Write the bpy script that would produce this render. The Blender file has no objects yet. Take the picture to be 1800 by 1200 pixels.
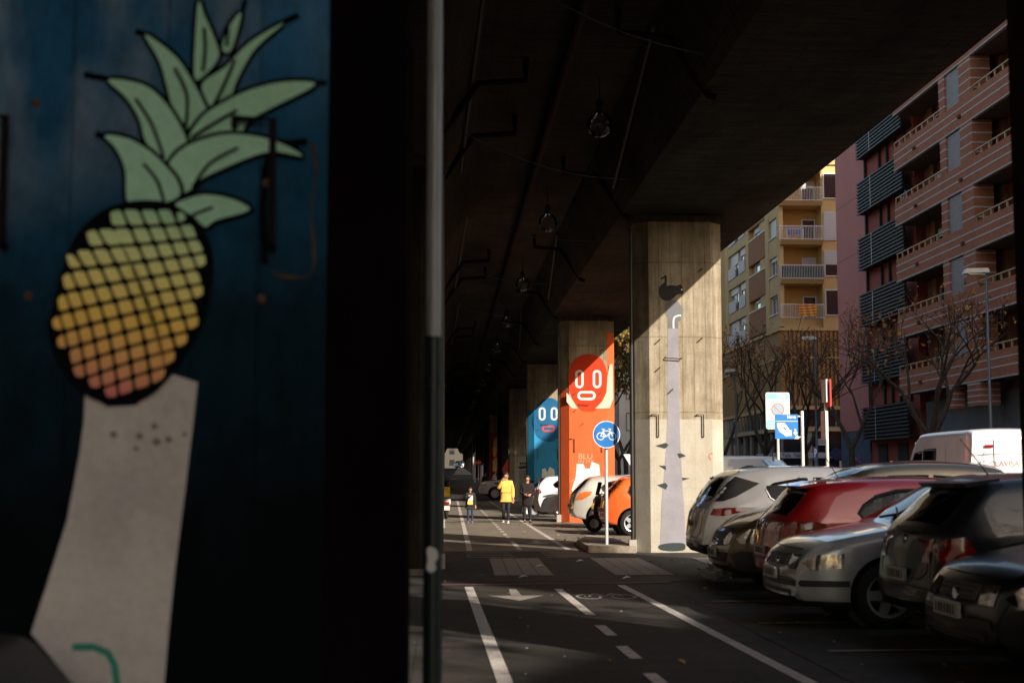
import bpy, bmesh, math, random
from mathutils import Vector, Matrix, Euler, Quaternion
from mathutils.geometry import delaunay_2d_cdt
from mathutils.bvhtree import BVHTree
R = math.radians
random.seed(7)
scene = bpy.context.scene
COL = scene.collection

# ------------------------------------------------------------------ camera
CAM_H = 1.55
cam_d = bpy.data.cameras.new('camera'); cam = bpy.data.objects.new('camera', cam_d); COL.objects.link(cam)
cam_d.sensor_width = 36; cam_d.lens = 50
cam.location = (0, 0, CAM_H)
cam.rotation_euler = Euler((R(90 + 5.393), 0, R(-2.69)), 'XYZ')
cam_d.clip_start = 0.1; cam_d.clip_end = 3000
cam_d.dof.use_dof = True; cam_d.dof.focus_distance = 46; cam_d.dof.aperture_fstop = 2.2
scene.camera = cam
# ------------------------------------------------------------------ light
SUN_AZ_X, SUN_AZ_Y, SUN_Z = 1.0, -1.5, 0.96          # towards the sun
sdir = Vector((SUN_AZ_X, SUN_AZ_Y, SUN_Z)).normalized()
elev = math.asin(sdir.z)
world = bpy.data.worlds.new('World'); scene.world = world; world.use_nodes = True
nt = world.node_tree; nt.nodes.clear()
out = nt.nodes.new('ShaderNodeOutputWorld'); bg = nt.nodes.new('ShaderNodeBackground'); sky = nt.nodes.new('ShaderNodeTexSky')
sky.sky_type = 'NISHITA'; sky.sun_disc = False; sky.sun_elevation = elev
sky.sun_rotation = math.atan2(sdir.x, sdir.y)
sky.dust_density = 2.0; sky.air_density = 1.0
bg.inputs[1].default_value = 0.145
wm = nt.nodes.new('ShaderNodeMix'); wm.data_type = 'RGBA'; wm.blend_type = 'MULTIPLY'; wm.inputs[0].default_value = 1; wm.inputs[7].default_value = (1.0, .925, .81, 1)
nt.links.new(sky.outputs[0], wm.inputs[6]); nt.links.new(wm.outputs[2], bg.inputs[0]); nt.links.new(bg.outputs[0], out.inputs[0])
sl = bpy.data.lights.new('sun', 'SUN'); sun = bpy.data.objects.new('sun', sl); COL.objects.link(sun)
sl.energy = 4.5; sl.angle = R(0.5); sl.color = (1.0, 0.91, 0.78)
sun.rotation_euler = (-sdir).to_track_quat('-Z', 'Y').to_euler()
sun.location = (60, -90, 60)
scene.view_settings.view_transform = 'Standard'; scene.view_settings.look = 'None'
scene.view_settings.exposure = 0.85; scene.view_settings.gamma = 1
scene.cycles.max_bounces = 6; scene.cycles.transparent_max_bounces = 12
scene.cycles.diffuse_bounces = 3; scene.cycles.glossy_bounces = 3
scene.cycles.caustics_reflective = False; scene.cycles.caustics_refractive = False

_rot = cam.rotation_euler.to_matrix()
def at(px, py, Y):
    """world point on the plane y=Y seen at reference pixel (1800 wide)"""
    v = _rot @ Vector(((px - 900) / 2500, (600 - py) / 2500, -1))
    t = Y / v.y
    return Vector((v.x * t, Y, CAM_H + v.z * t))

# ------------------------------------------------------------------ materials
MATS = {}
def mat(name, col, rough=.7, metal=0, var=.25, scale=3.0, bump=0.0, bscale=40., coat=0, spec=.5, stretch=(1,1,1), col2=None, emit=None):
    if name in MATS: return MATS[name]
    m = bpy.data.materials.new(name); m.use_nodes = True; n = m.node_tree.nodes; l = m.node_tree.links
    b = n['Principled BSDF']; b.inputs['Roughness'].default_value = rough; b.inputs['Metallic'].default_value = metal
    b.inputs['Coat Weight'].default_value = coat; b.inputs['Specular IOR Level'].default_value = spec
    tc = n.new('ShaderNodeTexCoord'); mp = n.new('ShaderNodeMapping'); mp.inputs['Scale'].default_value = stretch
    l.new(tc.outputs['Object'], mp.inputs[0])
    if var > 0:
        nz = n.new('ShaderNodeTexNoise'); nz.inputs['Scale'].default_value = scale; nz.inputs['Detail'].default_value = 6; nz.inputs['Roughness'].default_value = .65
        l.new(mp.outputs[0], nz.inputs['Vector'])
        cr = n.new('ShaderNodeValToRGB'); c2 = col2 or tuple(c * (1 - var) for c in col)
        cr.color_ramp.elements[0].position = .32; cr.color_ramp.elements[1].position = .68
        cr.color_ramp.elements[0].color = (*c2, 1); cr.color_ramp.elements[1].color = (*[min(1, c * (1 + var * .4)) for c in col], 1)
        l.new(nz.outputs['Fac'], cr.inputs[0]); l.new(cr.outputs[0], b.inputs['Base Color'])
    else: b.inputs['Base Color'].default_value = (*col, 1)
    if bump:
        n2 = n.new('ShaderNodeTexNoise'); n2.inputs['Scale'].default_value = bscale; n2.inputs['Detail'].default_value = 5
        l.new(mp.outputs[0], n2.inputs['Vector']); bp = n.new('ShaderNodeBump'); bp.inputs['Strength'].default_value = bump; bp.inputs['Distance'].default_value = .02
        l.new(n2.outputs['Fac'], bp.inputs['Height']); l.new(bp.outputs[0], b.inputs['Normal'])
    if emit: b.inputs['Emission Color'].default_value = (*emit[0], 1); b.inputs['Emission Strength'].default_value = emit[1]
    MATS[name] = m; return m

class NT:
    """tiny node helper"""
    def __init__(s, name):
        s.m = bpy.data.materials.new(name); s.m.use_nodes = True; s.n = s.m.node_tree.nodes; s.l = s.m.node_tree.links; s.b = s.n['Principled BSDF']; MATS[name] = s.m
        s.tc = s.n.new('ShaderNodeTexCoord')
    def node(s, t, **kw):
        x = s.n.new('ShaderNode' + t)
        for k, v in kw.items(): setattr(x, k, v)
        return x
    def link(s, a, b): s.l.new(a, b)
    def noise(s, scale, stretch=(1,1,1), detail=6, rough=.6):
        mp = s.node('Mapping'); mp.inputs['Scale'].default_value = stretch; s.link(s.tc.outputs['Object'], mp.inputs[0])
        z = s.node('TexNoise'); z.inputs['Scale'].default_value = scale; z.inputs['Detail'].default_value = detail; z.inputs['Roughness'].default_value = rough
        s.link(mp.outputs[0], z.inputs['Vector']); return z.outputs['Fac']
    def ramp(s, fac, stops):
        c = s.node('ValToRGB'); e = c.color_ramp.elements
        while len(e) < len(stops): e.new(.5)
        for i, (p, col) in enumerate(stops): e[i].position = p; e[i].color = (*col, 1) if len(col) == 3 else col
        s.link(fac, c.inputs[0]); return c.outputs[0]
    def mix(s, fac, a, b, mode='MIX'):
        x = s.node('Mix', data_type='RGBA', blend_type=mode)
        for i, v in ((0, fac), (6, a), (7, b)):
            if isinstance(v, (int, float)): x.inputs[i].default_value = v
            elif isinstance(v, tuple): x.inputs[i].default_value = (*v, 1)
            else: s.link(v, x.inputs[i])
        return x.outputs[2]
    def math(s, op, a, b=None):
        x = s.node('Math', operation=op)
        for i, v in ((0, a), (1, b)):
            if v is None: continue
            if isinstance(v, (int, float)): x.inputs[i].default_value = v
            else: s.link(v, x.inputs[i])
        return x.outputs[0]
    def sep(s):
        x = s.node('SeparateXYZ'); s.link(s.tc.outputs['Object'], x.inputs[0]); return x.outputs
    def bump(s, h, strength=.3, dist=.02):
        x = s.node('Bump'); x.inputs['Strength'].default_value = strength; x.inputs['Distance'].default_value = dist
        s.link(h, x.inputs['Height']); s.link(x.outputs[0], s.b.inputs['Normal'])

def concrete_mat(name, base, dark, boards=.24, band=None, bandcol=None, stain=1.0):
    t = NT(name); xyz = t.sep()
    big = t.noise(1.1, detail=8, rough=.7); fine = t.noise(22, detail=5); streak = t.noise(2.2, (3.0, 3.0, .28), 8, .75)
    c = t.ramp(big, [(.30, dark), (.62, base)])
    s1 = t.ramp(streak, [(.38, (.32, .25, .18)), (.60, (1, 1, 1))])
    c = t.mix(.55 * stain, c, s1, 'MULTIPLY')
    f1 = t.ramp(fine, [(.25, (.72, .70, .68)), (.6, (1, 1, 1))])
    c = t.mix(.6, c, f1, 'MULTIPLY')
    # board seams (vertical) and lift joints
    if boards:
        u = t.math('ADD', xyz[0], xyz[1]); fr = t.math('FRACT', t.math('DIVIDE', u, boards)); d = t.math('ABSOLUTE', t.math('SUBTRACT', fr, .5))
        seam = t.ramp(d, [(.455, (1, 1, 1)), (.495, (.45, .38, .3))]); c = t.mix(.75, c, seam, 'MULTIPLY')
        bd = t.noise(1.0 / boards, (1, 1, 0.02), 0); c = t.mix(.35, c, t.ramp(bd, [(.35, (.7, .66, .6)), (.65, (1, 1, 1))]), 'MULTIPLY')
        fz = t.math('ABSOLUTE', t.math('SUBTRACT', t.math('FRACT', t.math('DIVIDE', t.math('ADD', xyz[2], .25), 1.55)), .5))
        c = t.mix(.6, c, t.ramp(fz, [(.488, (1, 1, 1)), (.497, (.5, .42, .33))]), 'MULTIPLY')
    if band:
        wob = t.math('ADD', xyz[2], t.math('MULTIPLY', t.noise(9, detail=2), .03))
        f = t.math('LESS_THAN', wob, band)
        pc = t.mix(.5, bandcol, t.ramp(t.noise(2.5, detail=8, rough=.7), [(.35, (.72, .66, .58)), (.6, (1, 1, 1))]), 'MULTIPLY')
        pc = t.mix(.4, pc, f1, 'MULTIPLY')
        f = t.math('MULTIPLY', f, .75); c = t.mix(f, c, pc)
    t.link(c, t.b.inputs['Base Color']); t.b.inputs['Roughness'].default_value = .9; t.b.inputs['Specular IOR Level'].default_value = .15
    t.bump(t.math('ADD', t.math('MULTIPLY', fine, .6), t.math('MULTIPLY', t.noise(70), .3)), .25, .01)
    return t.m

def asphalt_mat(name, base, var=.35, speck=True):
    t = NT(name)
    big = t.noise(.35, detail=6, rough=.65); mid = t.noise(3.2, detail=7, rough=.7); fine = t.noise(140, detail=2)
    c = t.ramp(big, [(.3, tuple(x * (1 - var) for x in base)), (.7, base)])
    c = t.mix(.55, c, t.ramp(mid, [(.33, (.6, .58, .56)), (.62, (1.0, 1.0, 1.0))]), 'MULTIPLY')
    if speck: c = t.mix(.6, c, t.ramp(fine, [(.35, (.55, .55, .55)), (.7, (1, 1, 1))]), 'MULTIPLY')
    v = t.node('TexVoronoi', feature='DISTANCE_TO_EDGE'); v.inputs['Scale'].default_value = .55
    w = t.node('Mapping'); t.link(t.tc.outputs['Object'], w.inputs[0]); wn = t.node('TexNoise'); wn.inputs['Scale'].default_value = 2.0
    t.link(w.outputs[0], wn.inputs['Vector']); wm = t.mix(.12, w.outputs[0], wn.outputs['Color']); t.link(wm, v.inputs['Vector'])
    c = t.mix(.5, c, t.ramp(v.outputs['Distance'], [(.0, (.4, .38, .36)), (.012, (1, 1, 1))]), 'MULTIPLY')
    t.link(c, t.b.inputs['Base Color']); t.b.inputs['Specular IOR Level'].default_value = .25; t.link(t.ramp(mid, [(.3, (.65,.65,.65)), (.7, (.9,.9,.9))]), t.b.inputs['Roughness'])
    t.bump(fine, .35, .006); return t.m

def paint_road(name, col, wear=.5):
    t = NT(name); w = t.noise(14, detail=8, rough=.75)
    c = t.ramp(w, [(.36, tuple(x * wear for x in col)), (.52, col)])
    t.link(t.mix(.5, c, t.ramp(t.noise(1.3, detail=6), [(.35, (.65, .62, .6)), (.65, (1, 1, 1))]), 'MULTIPLY'), t.b.inputs['Base Color'])
    t.b.inputs['Roughness'].default_value = .7; t.bump(t.noise(120), .3, .004); return t.m

def wallpaint(name, col, dark=.75, scale=2.0, rough=.75, chip=0):
    t = NT(name)
    c = t.ramp(t.noise(scale, detail=8, rough=.68), [(.3, tuple(x * dark for x in col)), (.65, col)])
    c = t.mix(.4, c, t.ramp(t.noise(30, detail=3), [(.3, (.75, .73, .7)), (.6, (1, 1, 1))]), 'MULTIPLY')
    if chip:
        c = t.mix(t.math('MULTIPLY', t.math('GREATER_THAN', t.noise(11, detail=8, rough=.75), .69), chip), c, (.55, .5, .42))
    t.link(c, t.b.inputs['Base Color']); t.b.inputs['Roughness'].default_value = rough; t.b.inputs['Specular IOR Level'].default_value = .2; t.bump(t.noise(60), .2, .01); return t.m

def glass_mat(name, tint=(.55, .62, .6), refl=.12):
    m = bpy.data.materials.new(name); m.use_nodes = True; n = m.node_tree.nodes; l = m.node_tree.links; n.clear(); MATS[name] = m
    o = n.new('ShaderNodeOutputMaterial'); tr = n.new('ShaderNodeBsdfTransparent'); tr.inputs[0].default_value = (*tint, 1)
    g = n.new('ShaderNodeBsdfGlossy'); g.inputs['Roughness'].default_value = .03; g.inputs[0].default_value = (.9, .95, 1, 1)
    fr = n.new('ShaderNodeLayerWeight'); fr.inputs[0].default_value = refl; mx = n.new('ShaderNodeMixShader')
    l.new(fr.outputs['Fresnel'], mx.inputs[0]); l.new(tr.outputs[0], mx.inputs[1]); l.new(g.outputs[0], mx.inputs[2]); l.new(mx.outputs[0], o.inputs[0]); return m

def brick_mat(name, c1, c2, mortar, bw=.24, bh=.065):
    t = NT(name); xyz = t.sep(); cx = t.node('CombineXYZ')
    t.link(t.math('ADD', xyz[0], xyz[1]), cx.inputs[0]); t.link(xyz[2], cx.inputs[1])
    b = t.node('TexBrick'); b.inputs['Color1'].default_value = (*c1, 1); b.inputs['Color2'].default_value = (*c2, 1); b.inputs['Mortar'].default_value = (*mortar, 1)
    b.inputs['Scale'].default_value = 1; b.inputs['Brick Width'].default_value = bw; b.inputs['Row Height'].default_value = bh; b.inputs['Mortar Size'].default_value = .007
    t.link(cx.outputs[0], b.inputs['Vector'])
    c = t.mix(.5, b.outputs['Color'], t.ramp(t.noise(.8, detail=7), [(.3, (.65, .6, .58)), (.65, (1, 1, 1))]), 'MULTIPLY')
    t.link(c, t.b.inputs['Base Color']); t.b.inputs['Roughness'].default_value = .85
    t.bump(b.outputs['Fac'], -.4, .01); return t.m

# ------------------------------------------------------------------ mesh helpers
class MB:
    def __init__(s): s.v = []; s.f = []; s.mi = []; s.cur = 0
    def add(s, vs, fs):
        o = len(s.v); s.v += [tuple(v) for v in vs]; s.f += [tuple(i + o for i in f) for f in fs]; s.mi += [s.cur] * len(fs); return s
    def box(s, x0, x1, y0, y1, z0, z1, M=None):
        if x0 > x1: x0, x1 = x1, x0
        if y0 > y1: y0, y1 = y1, y0
        if z0 > z1: z0, z1 = z1, z0
        vs = [Vector(p) for p in ((x0,y0,z0),(x1,y0,z0),(x1,y1,z0),(x0,y1,z0),(x0,y0,z1),(x1,y0,z1),(x1,y1,z1),(x0,y1,z1))]
        if M: vs = [M @ v for v in vs]
        return s.add(vs, [(0,3,2,1),(4,5,6,7),(0,1,5,4),(1,2,6,5),(2,3,7,6),(3,0,4,7)])
    def prism(s, poly, axis, a, b, M=None):
        """poly of 2D points extruded along axis 'x','y','z' from a to b"""
        n = len(poly); vs = []
        for c in (a, b):
            for p in poly:
                v = {'x': (c, p[0], p[1]), 'y': (p[0], c, p[1]), 'z': (p[0], p[1], c)}[axis]
                v = Vector(v); vs.append(M @ v if M else v)
        fs = [tuple(range(n)), tuple(range(2*n-1, n-1, -1))] + [(i, i+n, (i+1)%n+n, (i+1)%n) for i in range(n)]
        return s.add(vs, fs)
    def tube(s, pts, r, n=8, cap=True):
        pts = [Vector(p) for p in pts]; rs = r if isinstance(r, (list, tuple)) else [r]*len(pts); vs = []; ref = None
        for i, p in enumerate(pts):
            d = (pts[min(i+1, len(pts)-1)] - pts[max(i-1, 0)])
            d = d.normalized() if d.length > 1e-9 else Vector((0,0,1))
            if ref is None: ref = Vector((0,0,1)) if abs(d.z) < .9 else Vector((1,0,0))
            u = d.cross(ref).normalized(); w = u.cross(d).normalized(); ref = w
            for k in range(n):
                a = 2*math.pi*k/n; vs.append(p + rs[i]*(math.cos(a)*u + math.sin(a)*w))
        fs = [(i*n+k, i*n+(k+1)%n, (i+1)*n+(k+1)%n, (i+1)*n+k) for i in range(len(pts)-1) for k in range(n)]
        if cap: fs += [tuple(range(n-1, -1, -1)), tuple((len(pts)-1)*n+k for k in range(n))]
        return s.add(vs, fs)
    def lathe(s, prof, n=24, M=None):
        """prof list of (r,z)"""
        vs = []; 
        for r, z in prof:
            for k in range(n):
                a = 2*math.pi*k/n; v = Vector((r*math.cos(a), r*math.sin(a), z)); vs.append(M @ v if M else v)
        fs = [(i*n+k, i*n+(k+1)%n, (i+1)*n+(k+1)%n, (i+1)*n+k) for i in range(len(prof)-1) for k in range(n)]
        return s.add(vs, fs)
    def ball(s, c, r, n=12, m=8):
        if not isinstance(r, (tuple, list)): r = (r, r, r)
        M = Matrix.Translation(c) @ Matrix.Diagonal((*r, 1))
        return s.lathe([(max(1e-4, math.sin(math.pi*i/m)), -math.cos(math.pi*i/m)) for i in range(m+1)], n, M)
    def each(s, name, m, parent=None, **k):
        par = list(range(len(s.v)))
        def fd(a):
            while par[a] != a: par[a] = par[par[a]]; a = par[a]
            return a
        for f in s.f:
            for q in f[1:]: par[fd(q)] = fd(f[0])
        gr = {}
        for f, i in zip(s.f, s.mi): gr.setdefault(fd(f[0]), []).append((f, i))
        out = []
        for fs in gr.values():
            n = MB(); mp = {}
            for f, i in fs:
                for q in f:
                    if q not in mp: mp[q] = len(n.v); n.v.append(s.v[q])
                n.f.append(tuple(mp[q] for q in f)); n.mi.append(i)
            out.append(n.build(name, m, parent, **k))
        return out
    def build(s, name, m, parent=None, smooth=False, angle=35, loc=None):
        me = bpy.data.meshes.new(name); me.from_pydata(s.v, [], s.f); 
        ms = m if isinstance(m, (list, tuple)) else [m]
        for x in ms: me.materials.append(x)
        for p, i in zip(me.polygons, s.mi): p.material_index = i
        if smooth:
            me.polygons.foreach_set('use_smooth', [True]*len(me.polygons)); me.set_sharp_from_angle(angle=R(angle))
        bm = bmesh.new(); bm.from_mesh(me); bmesh.ops.recalc_face_normals(bm, faces=bm.faces); bm.to_mesh(me); bm.free()
        me.update(); o = bpy.data.objects.new(name, me); COL.objects.link(o)
        if parent: o.parent = parent
        if loc is not None: o.location = loc
        return o

def tag(o, label=None, cat=None, group=None, kind=None):
    if label: o['label'] = label
    if cat: o['category'] = cat
    if group: o['group'] = group
    if kind: o['kind'] = kind
    return o
def thing(name, label, cat, loc=(0,0,0), rz=0, group=None):
    o = bpy.data.objects.new(name, None); COL.objects.link(o); o.location = loc; o.rotation_euler = (0, 0, rz); o.empty_display_size = .3
    return tag(o, label, cat, group)
def kids(o): return [c for c in bpy.data.objects if c.parent == o]
def copy_tree(o, parent=None):
    c = o.copy(); COL.objects.link(c); c.parent = parent
    for ch in kids(o): copy_tree(ch, c)
    return c
def flat(poly_pts, name, m, parent, origin=(0,0,0), holes=(), dense=None, nrm=(0,-1,0), th=.004):
    """flat painted shape from world points on a wall; thin solid; origin = parent's location"""
    return multi([(poly_pts, holes)], name, m, parent, origin, nrm, th)
def multi(shapes, name, m, parent, origin=(0,0,0), nrm=(0,-1,0), th=.003):
    mb = MB(); o = Vector(origin); nv = Vector(nrm) * th
    for i, (pts, holes) in enumerate(shapes):
        loops = [list(pts)] + [list(h) for h in holes]
        # project on plane axes
        ax = (0, 2) if abs(nrm[1]) > .5 else ((1, 2) if abs(nrm[0]) > .5 else (0, 1))
        allp = []; edges = []
        for lp in loops:
            b = len(allp); allp += lp; edges += [(b+k, b+(k+1) % len(lp)) for k in range(len(lp))]
        co = [Vector((p[ax[0]], p[ax[1]])) for p in allp]
        r = delaunay_2d_cdt(co, edges, [], 1 if not holes else 5 if False else 1, 1e-6)
        vs2, _, fs2, ov = r[0], r[1], r[2], r[3]
        dep = allp[0][({0,1,2} - set(ax)).pop()]
        V = []
        for q in vs2:
            w = [0, 0, 0]; w[ax[0]] = q.x; w[ax[1]] = q.y; w[({0,1,2} - set(ax)).pop()] = dep; V.append(Vector(w) - o)
        F = []
        for f in fs2:
            cx = sum((vs2[k] for k in f), Vector((0, 0))) / len(f)
            if not inside(cx, [(p[ax[0]], p[ax[1]]) for p in pts]): continue
            if any(inside(cx, [(p[ax[0]], p[ax[1]]) for p in h]) for h in holes): continue
            F.append(tuple(f))
        mb.add([v + nv for v in V], F)
    return mb.build(name, m, parent)
def inside(p, poly):
    x, y = p[0], p[1]; c = False; n = len(poly)
    for i in range(n):
        x1, y1 = poly[i][0], poly[i][1]; x2, y2 = poly[(i+1) % n][0], poly[(i+1) % n][1]
        if (y1 > y) != (y2 > y) and x < (x2-x1)*(y-y1)/(y2-y1+1e-12)+x1: c = not c
    return c
def spline(pts, n=6, closed=True):
    """catmull-rom through 2D points"""
    out = []; N = len(pts)
    rng = range(N) if closed else range(N-1)
    for i in rng:
        p = [pts[(i+k) % N] if closed else pts[min(max(i+k, 0), N-1)] for k in (-1, 0, 1, 2)]
        for j in range(n):
            t = j/n; out.append(tuple(.5*((2*p[1][a])+(-p[0][a]+p[2][a])*t+(2*p[0][a]-5*p[1][a]+4*p[2][a]-p[3][a])*t*t+(-p[0][a]+3*p[1][a]-3*p[2][a]+p[3][a])*t**3) for a in (0, 1)))
    if not closed: out.append(tuple(pts[-1]))
    return out
def rrect(cx, cy, w, h, r, n=5):
    pts = []
    for (sx, sy, a0) in ((1, 1, 0), (-1, 1, 90), (-1, -1, 180), (1, -1, 270)):
        for k in range(n+1):
            a = R(a0 + 90*k/n); pts.append((cx + sx*(w/2-r) + r*math.cos(a), cy + sy*(h/2-r) + r*math.sin(a)))
    return pts
def stroke(pts, w):
    """ribbon polygon along a 2D polyline with width(s) w"""
    L = []; Rr = []; N = len(pts)
    for i, p in enumerate(pts):
        a = pts[max(i-1, 0)]; b = pts[min(i+1, N-1)]; dx, dy = b[0]-a[0], b[1]-a[1]; d = math.hypot(dx, dy) or 1
        ww = (w(i/(N-1)) if callable(w) else w)/2; nx, ny = -dy/d*ww, dx/d*ww
        L.append((p[0]+nx, p[1]+ny)); Rr.append((p[0]-nx, p[1]-ny))
    return L + Rr[::-1]
def text_mesh(txt, size, name, m, parent, loc, rot, bold=False, align='CENTER', th=.002, sx=1):
    c = bpy.data.curves.new('lettering', 'FONT'); c.body = txt; c.size = size; c.align_x = align; c.align_y = 'CENTER'; c.extrude = th
    c.offset = size*.02 if bold else 0
    o = bpy.data.objects.new('lettering', c); COL.objects.link(o); bpy.context.view_layer.update()
    me = bpy.data.meshes.new_from_object(o.evaluated_get(bpy.context.evaluated_depsgraph_get())); me.name = name
    bpy.data.objects.remove(o); me.materials.clear(); me.materials.append(m)
    ob = bpy.data.objects.new(name, me); COL.objects.link(ob); ob.parent = parent; ob.location = loc; ob.rotation_euler = rot; ob.scale = (sx, 1, 1); return ob
# ------------------------------------------------------------------ ground
def GZ(Y): return 0 if Y < 96 else ((Y-96)*.0155 if Y < 300 else 3.16)
M_asph = asphalt_mat('asphalt', (.06, .055, .050), .5)
M_path_shade = asphalt_mat('path_asphalt_shade', (.062, .055, .048), .55); M_path_sun = asphalt_mat('path_asphalt_sun', (.25, .215, .175), .3)  # same asphalt in two tones: dark near for shade, pale far for sun
M_pave = asphalt_mat('paving', (.13, .115, .10), .25, False)
M_line = paint_road('line_paint', (.55, .50, .46), .55)
M_lineW = paint_road('line_paint_worn', (.30, .26, .23), .45)
M_kerb = mat('kerb_stone', (.26, .23, .19), .85, var=.4, scale=5, bump=.3)
def sheet(name, x0, x1, ys, dz, m, kind='structure'):
    mb = MB(); vs = []; nx = 2
    for y in ys:
        vs += [(x0, y, GZ(y)+dz), (x1, y, GZ(y)+dz)]
    mb.add(vs, [(2*i, 2*i+1, 2*i+3, 2*i+2) for i in range(len(ys)-1)])
    o = mb.build(name, m); o['kind'] = kind; return o
sheet('ground', -900, 900, [-300, 0, 96, 130, 200, 300, 2500], 0, M_asph)
sheet('bike_path', -.25, 3.05, [-30, 20.6], .004, M_path_shade)
sheet('bike_path', -.25, 3.9, [29.6, 88], .004, M_path_sun)
sheet('bike_path', .2, 5.5, [108, 150, 200], .004, M_pave)
sheet('parking_bays', 3.95, 9.0, [31, 84], .004, M_path_sun)
sheet('road', 9.2, 15.6, [-60, 96, 130, 200, 300], .004, asphalt_mat('road_asphalt', (.085, .08, .075)))
sheet('cross_road', -80, 80, [88.5, 96, 101], .006, asphalt_mat('cross_asphalt', (.06, .056, .052)))
def raised(name, x0, x1, y0, y1, h=.13):
    mb = MB(); mb.box(x0+.16, x1, y0, y1, 0, h)
    o = mb.build(name, M_pave); o['kind'] = 'structure'
    k = MB(); n = max(1, int((y1-y0)/4)); L = (y1-y0)/n
    for i in range(n): k.box(x0, x0+.155, y0+i*L+.006, y0+(i+1)*L-.006, 0, h+.006)
    kk = k.build('kerb', M_kerb); kk['kind'] = 'structure'
raised('pavement', 15.8, 24.4, -60, 87)
raised('pavement', 15.8, 24.4, 102, 180, .14)
mb = MB(); mb.box(-15, -9, -60, 200, 0, .12); mb.build('pavement', M_pave)['kind'] = 'structure'
# painted markings
def marks(name, polys, m, dz=.010):
    mb = MB()
    for p in polys: mb.add([(x, y, GZ(y)+dz) for x, y in p], [tuple(range(len(p)))])
    o = mb.build(name, m); o['kind'] = 'structure'; return o
def seg(xa, ya, xb, yb, w): return [(xa-w/2, ya), (xa+w/2, ya), (xb+w/2, yb), (xb-w/2, yb)]
marks('lane_line', [seg(.52, 6, .34, 20.1, .12)], M_line)
marks('lane_line', [seg(.52, 29.8, .78, 88, .12)], M_line)
marks('lane_line', [seg(2.86, 6, 2.50, 20.3, .115)], M_line)
marks('lane_line', [seg(2.60, 30, 2.72, 88, .12)], M_line)
marks('lane_line', [seg(1.63, a, 1.63-(b-a)*.02, b, .11) for a, b in ((8.1, 9.2), (10.3, 11.3), (12.2, 13.1), (13.95, 14.9), (16.0, 19.7))], M_line)
marks('lane_line', [seg(1.52+.002*a, a, 1.52+.002*b, b, .10) for a, b in [(30.0, 34)] + [(35.5+k*1.9, 36.6+k*1.9) for k in range(26)]], M_line)
marks('lane_line', [seg(3.9, 20, 3.9, 9, .0) or 0] if 0 else [[(3.3, 17.6), (9.0, 17.9), (9.0, 18.0), (3.3, 17.7)], [(3.3, 15.0), (9.0, 15.3), (9.0, 15.4), (3.3, 15.1)], [(3.4, 12.6), (9, 12.9), (9, 13.0), (3.4, 12.7)]], M_lineW)
M_zebra = paint_road('zebra_paint', (.24, .205, .175), .6)
for x in (-3.0, -1.1, .78, 2.68, 4.6, 6.5):
    mb = MB()
    for i in range(4): mb.add([(x+.235*i, 22.4, .009), (x+.235*i+.222, 22.4, .009), (x+.235*i+.222+.06, 27, .009), (x+.235*i+.06, 27, .009)], [(0,1,2,3)])
    o = mb.build('crosswalk_stripe', M_zebra); o['kind'] = 'structure'
M_red = paint_road('red_paint', (.16, .07, .055), .6)
marks('bike_crossing_bar', [[(a, y), (a+.9, y), (a+.9, y+.16), (a, y+.16)] for a in (.42, 1.95) for y in (27.3, 27.9, 28.5, 29.1)], M_zebra)
marks('bike_crossing_bar', [[(2.1, y), (2.95, y), (2.95, y+.22), (2.1, y+.22)] for y in (27.55, 28.15, 28.8)], M_red, .012)
marks('threshold_strip', [[(-.2, 20.35), (3.3, 20.75), (3.3, 20.95), (-.2, 20.55)]], M_red, .012)
def arrow(x, y, L, m):
    return marks('arrow_marking', [[(x-.07, y), (x+.07, y), (x+.05, y+L), (x-.05, y+L)], [(x-.36, y+.02), (x, y-.75), (x+.36, y+.02)]], m)
arrow(.93, 18.6, 1.1, M_lineW); arrow(2.15, 33.3, 1.0, M_line)
# worn bicycle pictogram on the path
bp = MB()
def ring2(cx, cy, r, w, sy=2.2, n=20):
    for k in range(n):
        a, b = 2*math.pi*k/n, 2*math.pi*(k+1)/n
        bp.add([(cx+r*math.cos(a), cy+sy*r*math.sin(a), .011), (cx+r*math.cos(b), cy+sy*r*math.sin(b), .011), (cx+(r-w)*math.cos(b), cy+sy*(r-w)*math.sin(b), .011), (cx+(r-w)*math.cos(a), cy+sy*(r-w)*math.sin(a), .011)], [(0,1,2,3)])
ring2(1.85, 18.4, .17, .04); ring2(2.3, 18.4, .17, .04)
for a, b in (((1.85, 18.4), (1.98, 18.95)), ((1.98, 18.95), (2.2, 18.95)), ((2.2, 18.95), (2.3, 18.4)), ((1.98, 18.95), (2.07, 18.4)), ((2.07, 18.4), (2.2, 18.95)), ((1.85, 18.4), (2.07, 18.4))):
    bp.add([(a[0]-.02, a[1], .0112), (a[0]+.02, a[1], .0112), (b[0]+.02, b[1], .0112), (b[0]-.02, b[1], .0112)], [(0,1,2,3)])
bp.build('bicycle_marking', M_lineW)['kind'] = 'structure'
# patched asphalt
marks('asphalt_patch', [[(-.2, 20.98), (8.0, 21.1), (8, 22.3), (-.2, 22.2)], [(3.1, 9), (3.25, 20), (3.12, 20), (3.06, 9)]], asphalt_mat('patch_asphalt', (.06, .052, .045)), .006)
# traffic island with the sign
isl = MB(); poly = [(2.92, 29.0), (3.88, 28.9), (3.88, 34.2), (3.45, 34.4), (2.96, 32.0)]
isl.prism(poly, 'z', 0, .13); o = isl.build('traffic_island', mat('island_stone', (.30, .25, .20), .9, var=.45, scale=6, bump=.4)); o['kind'] = 'structure'

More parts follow.
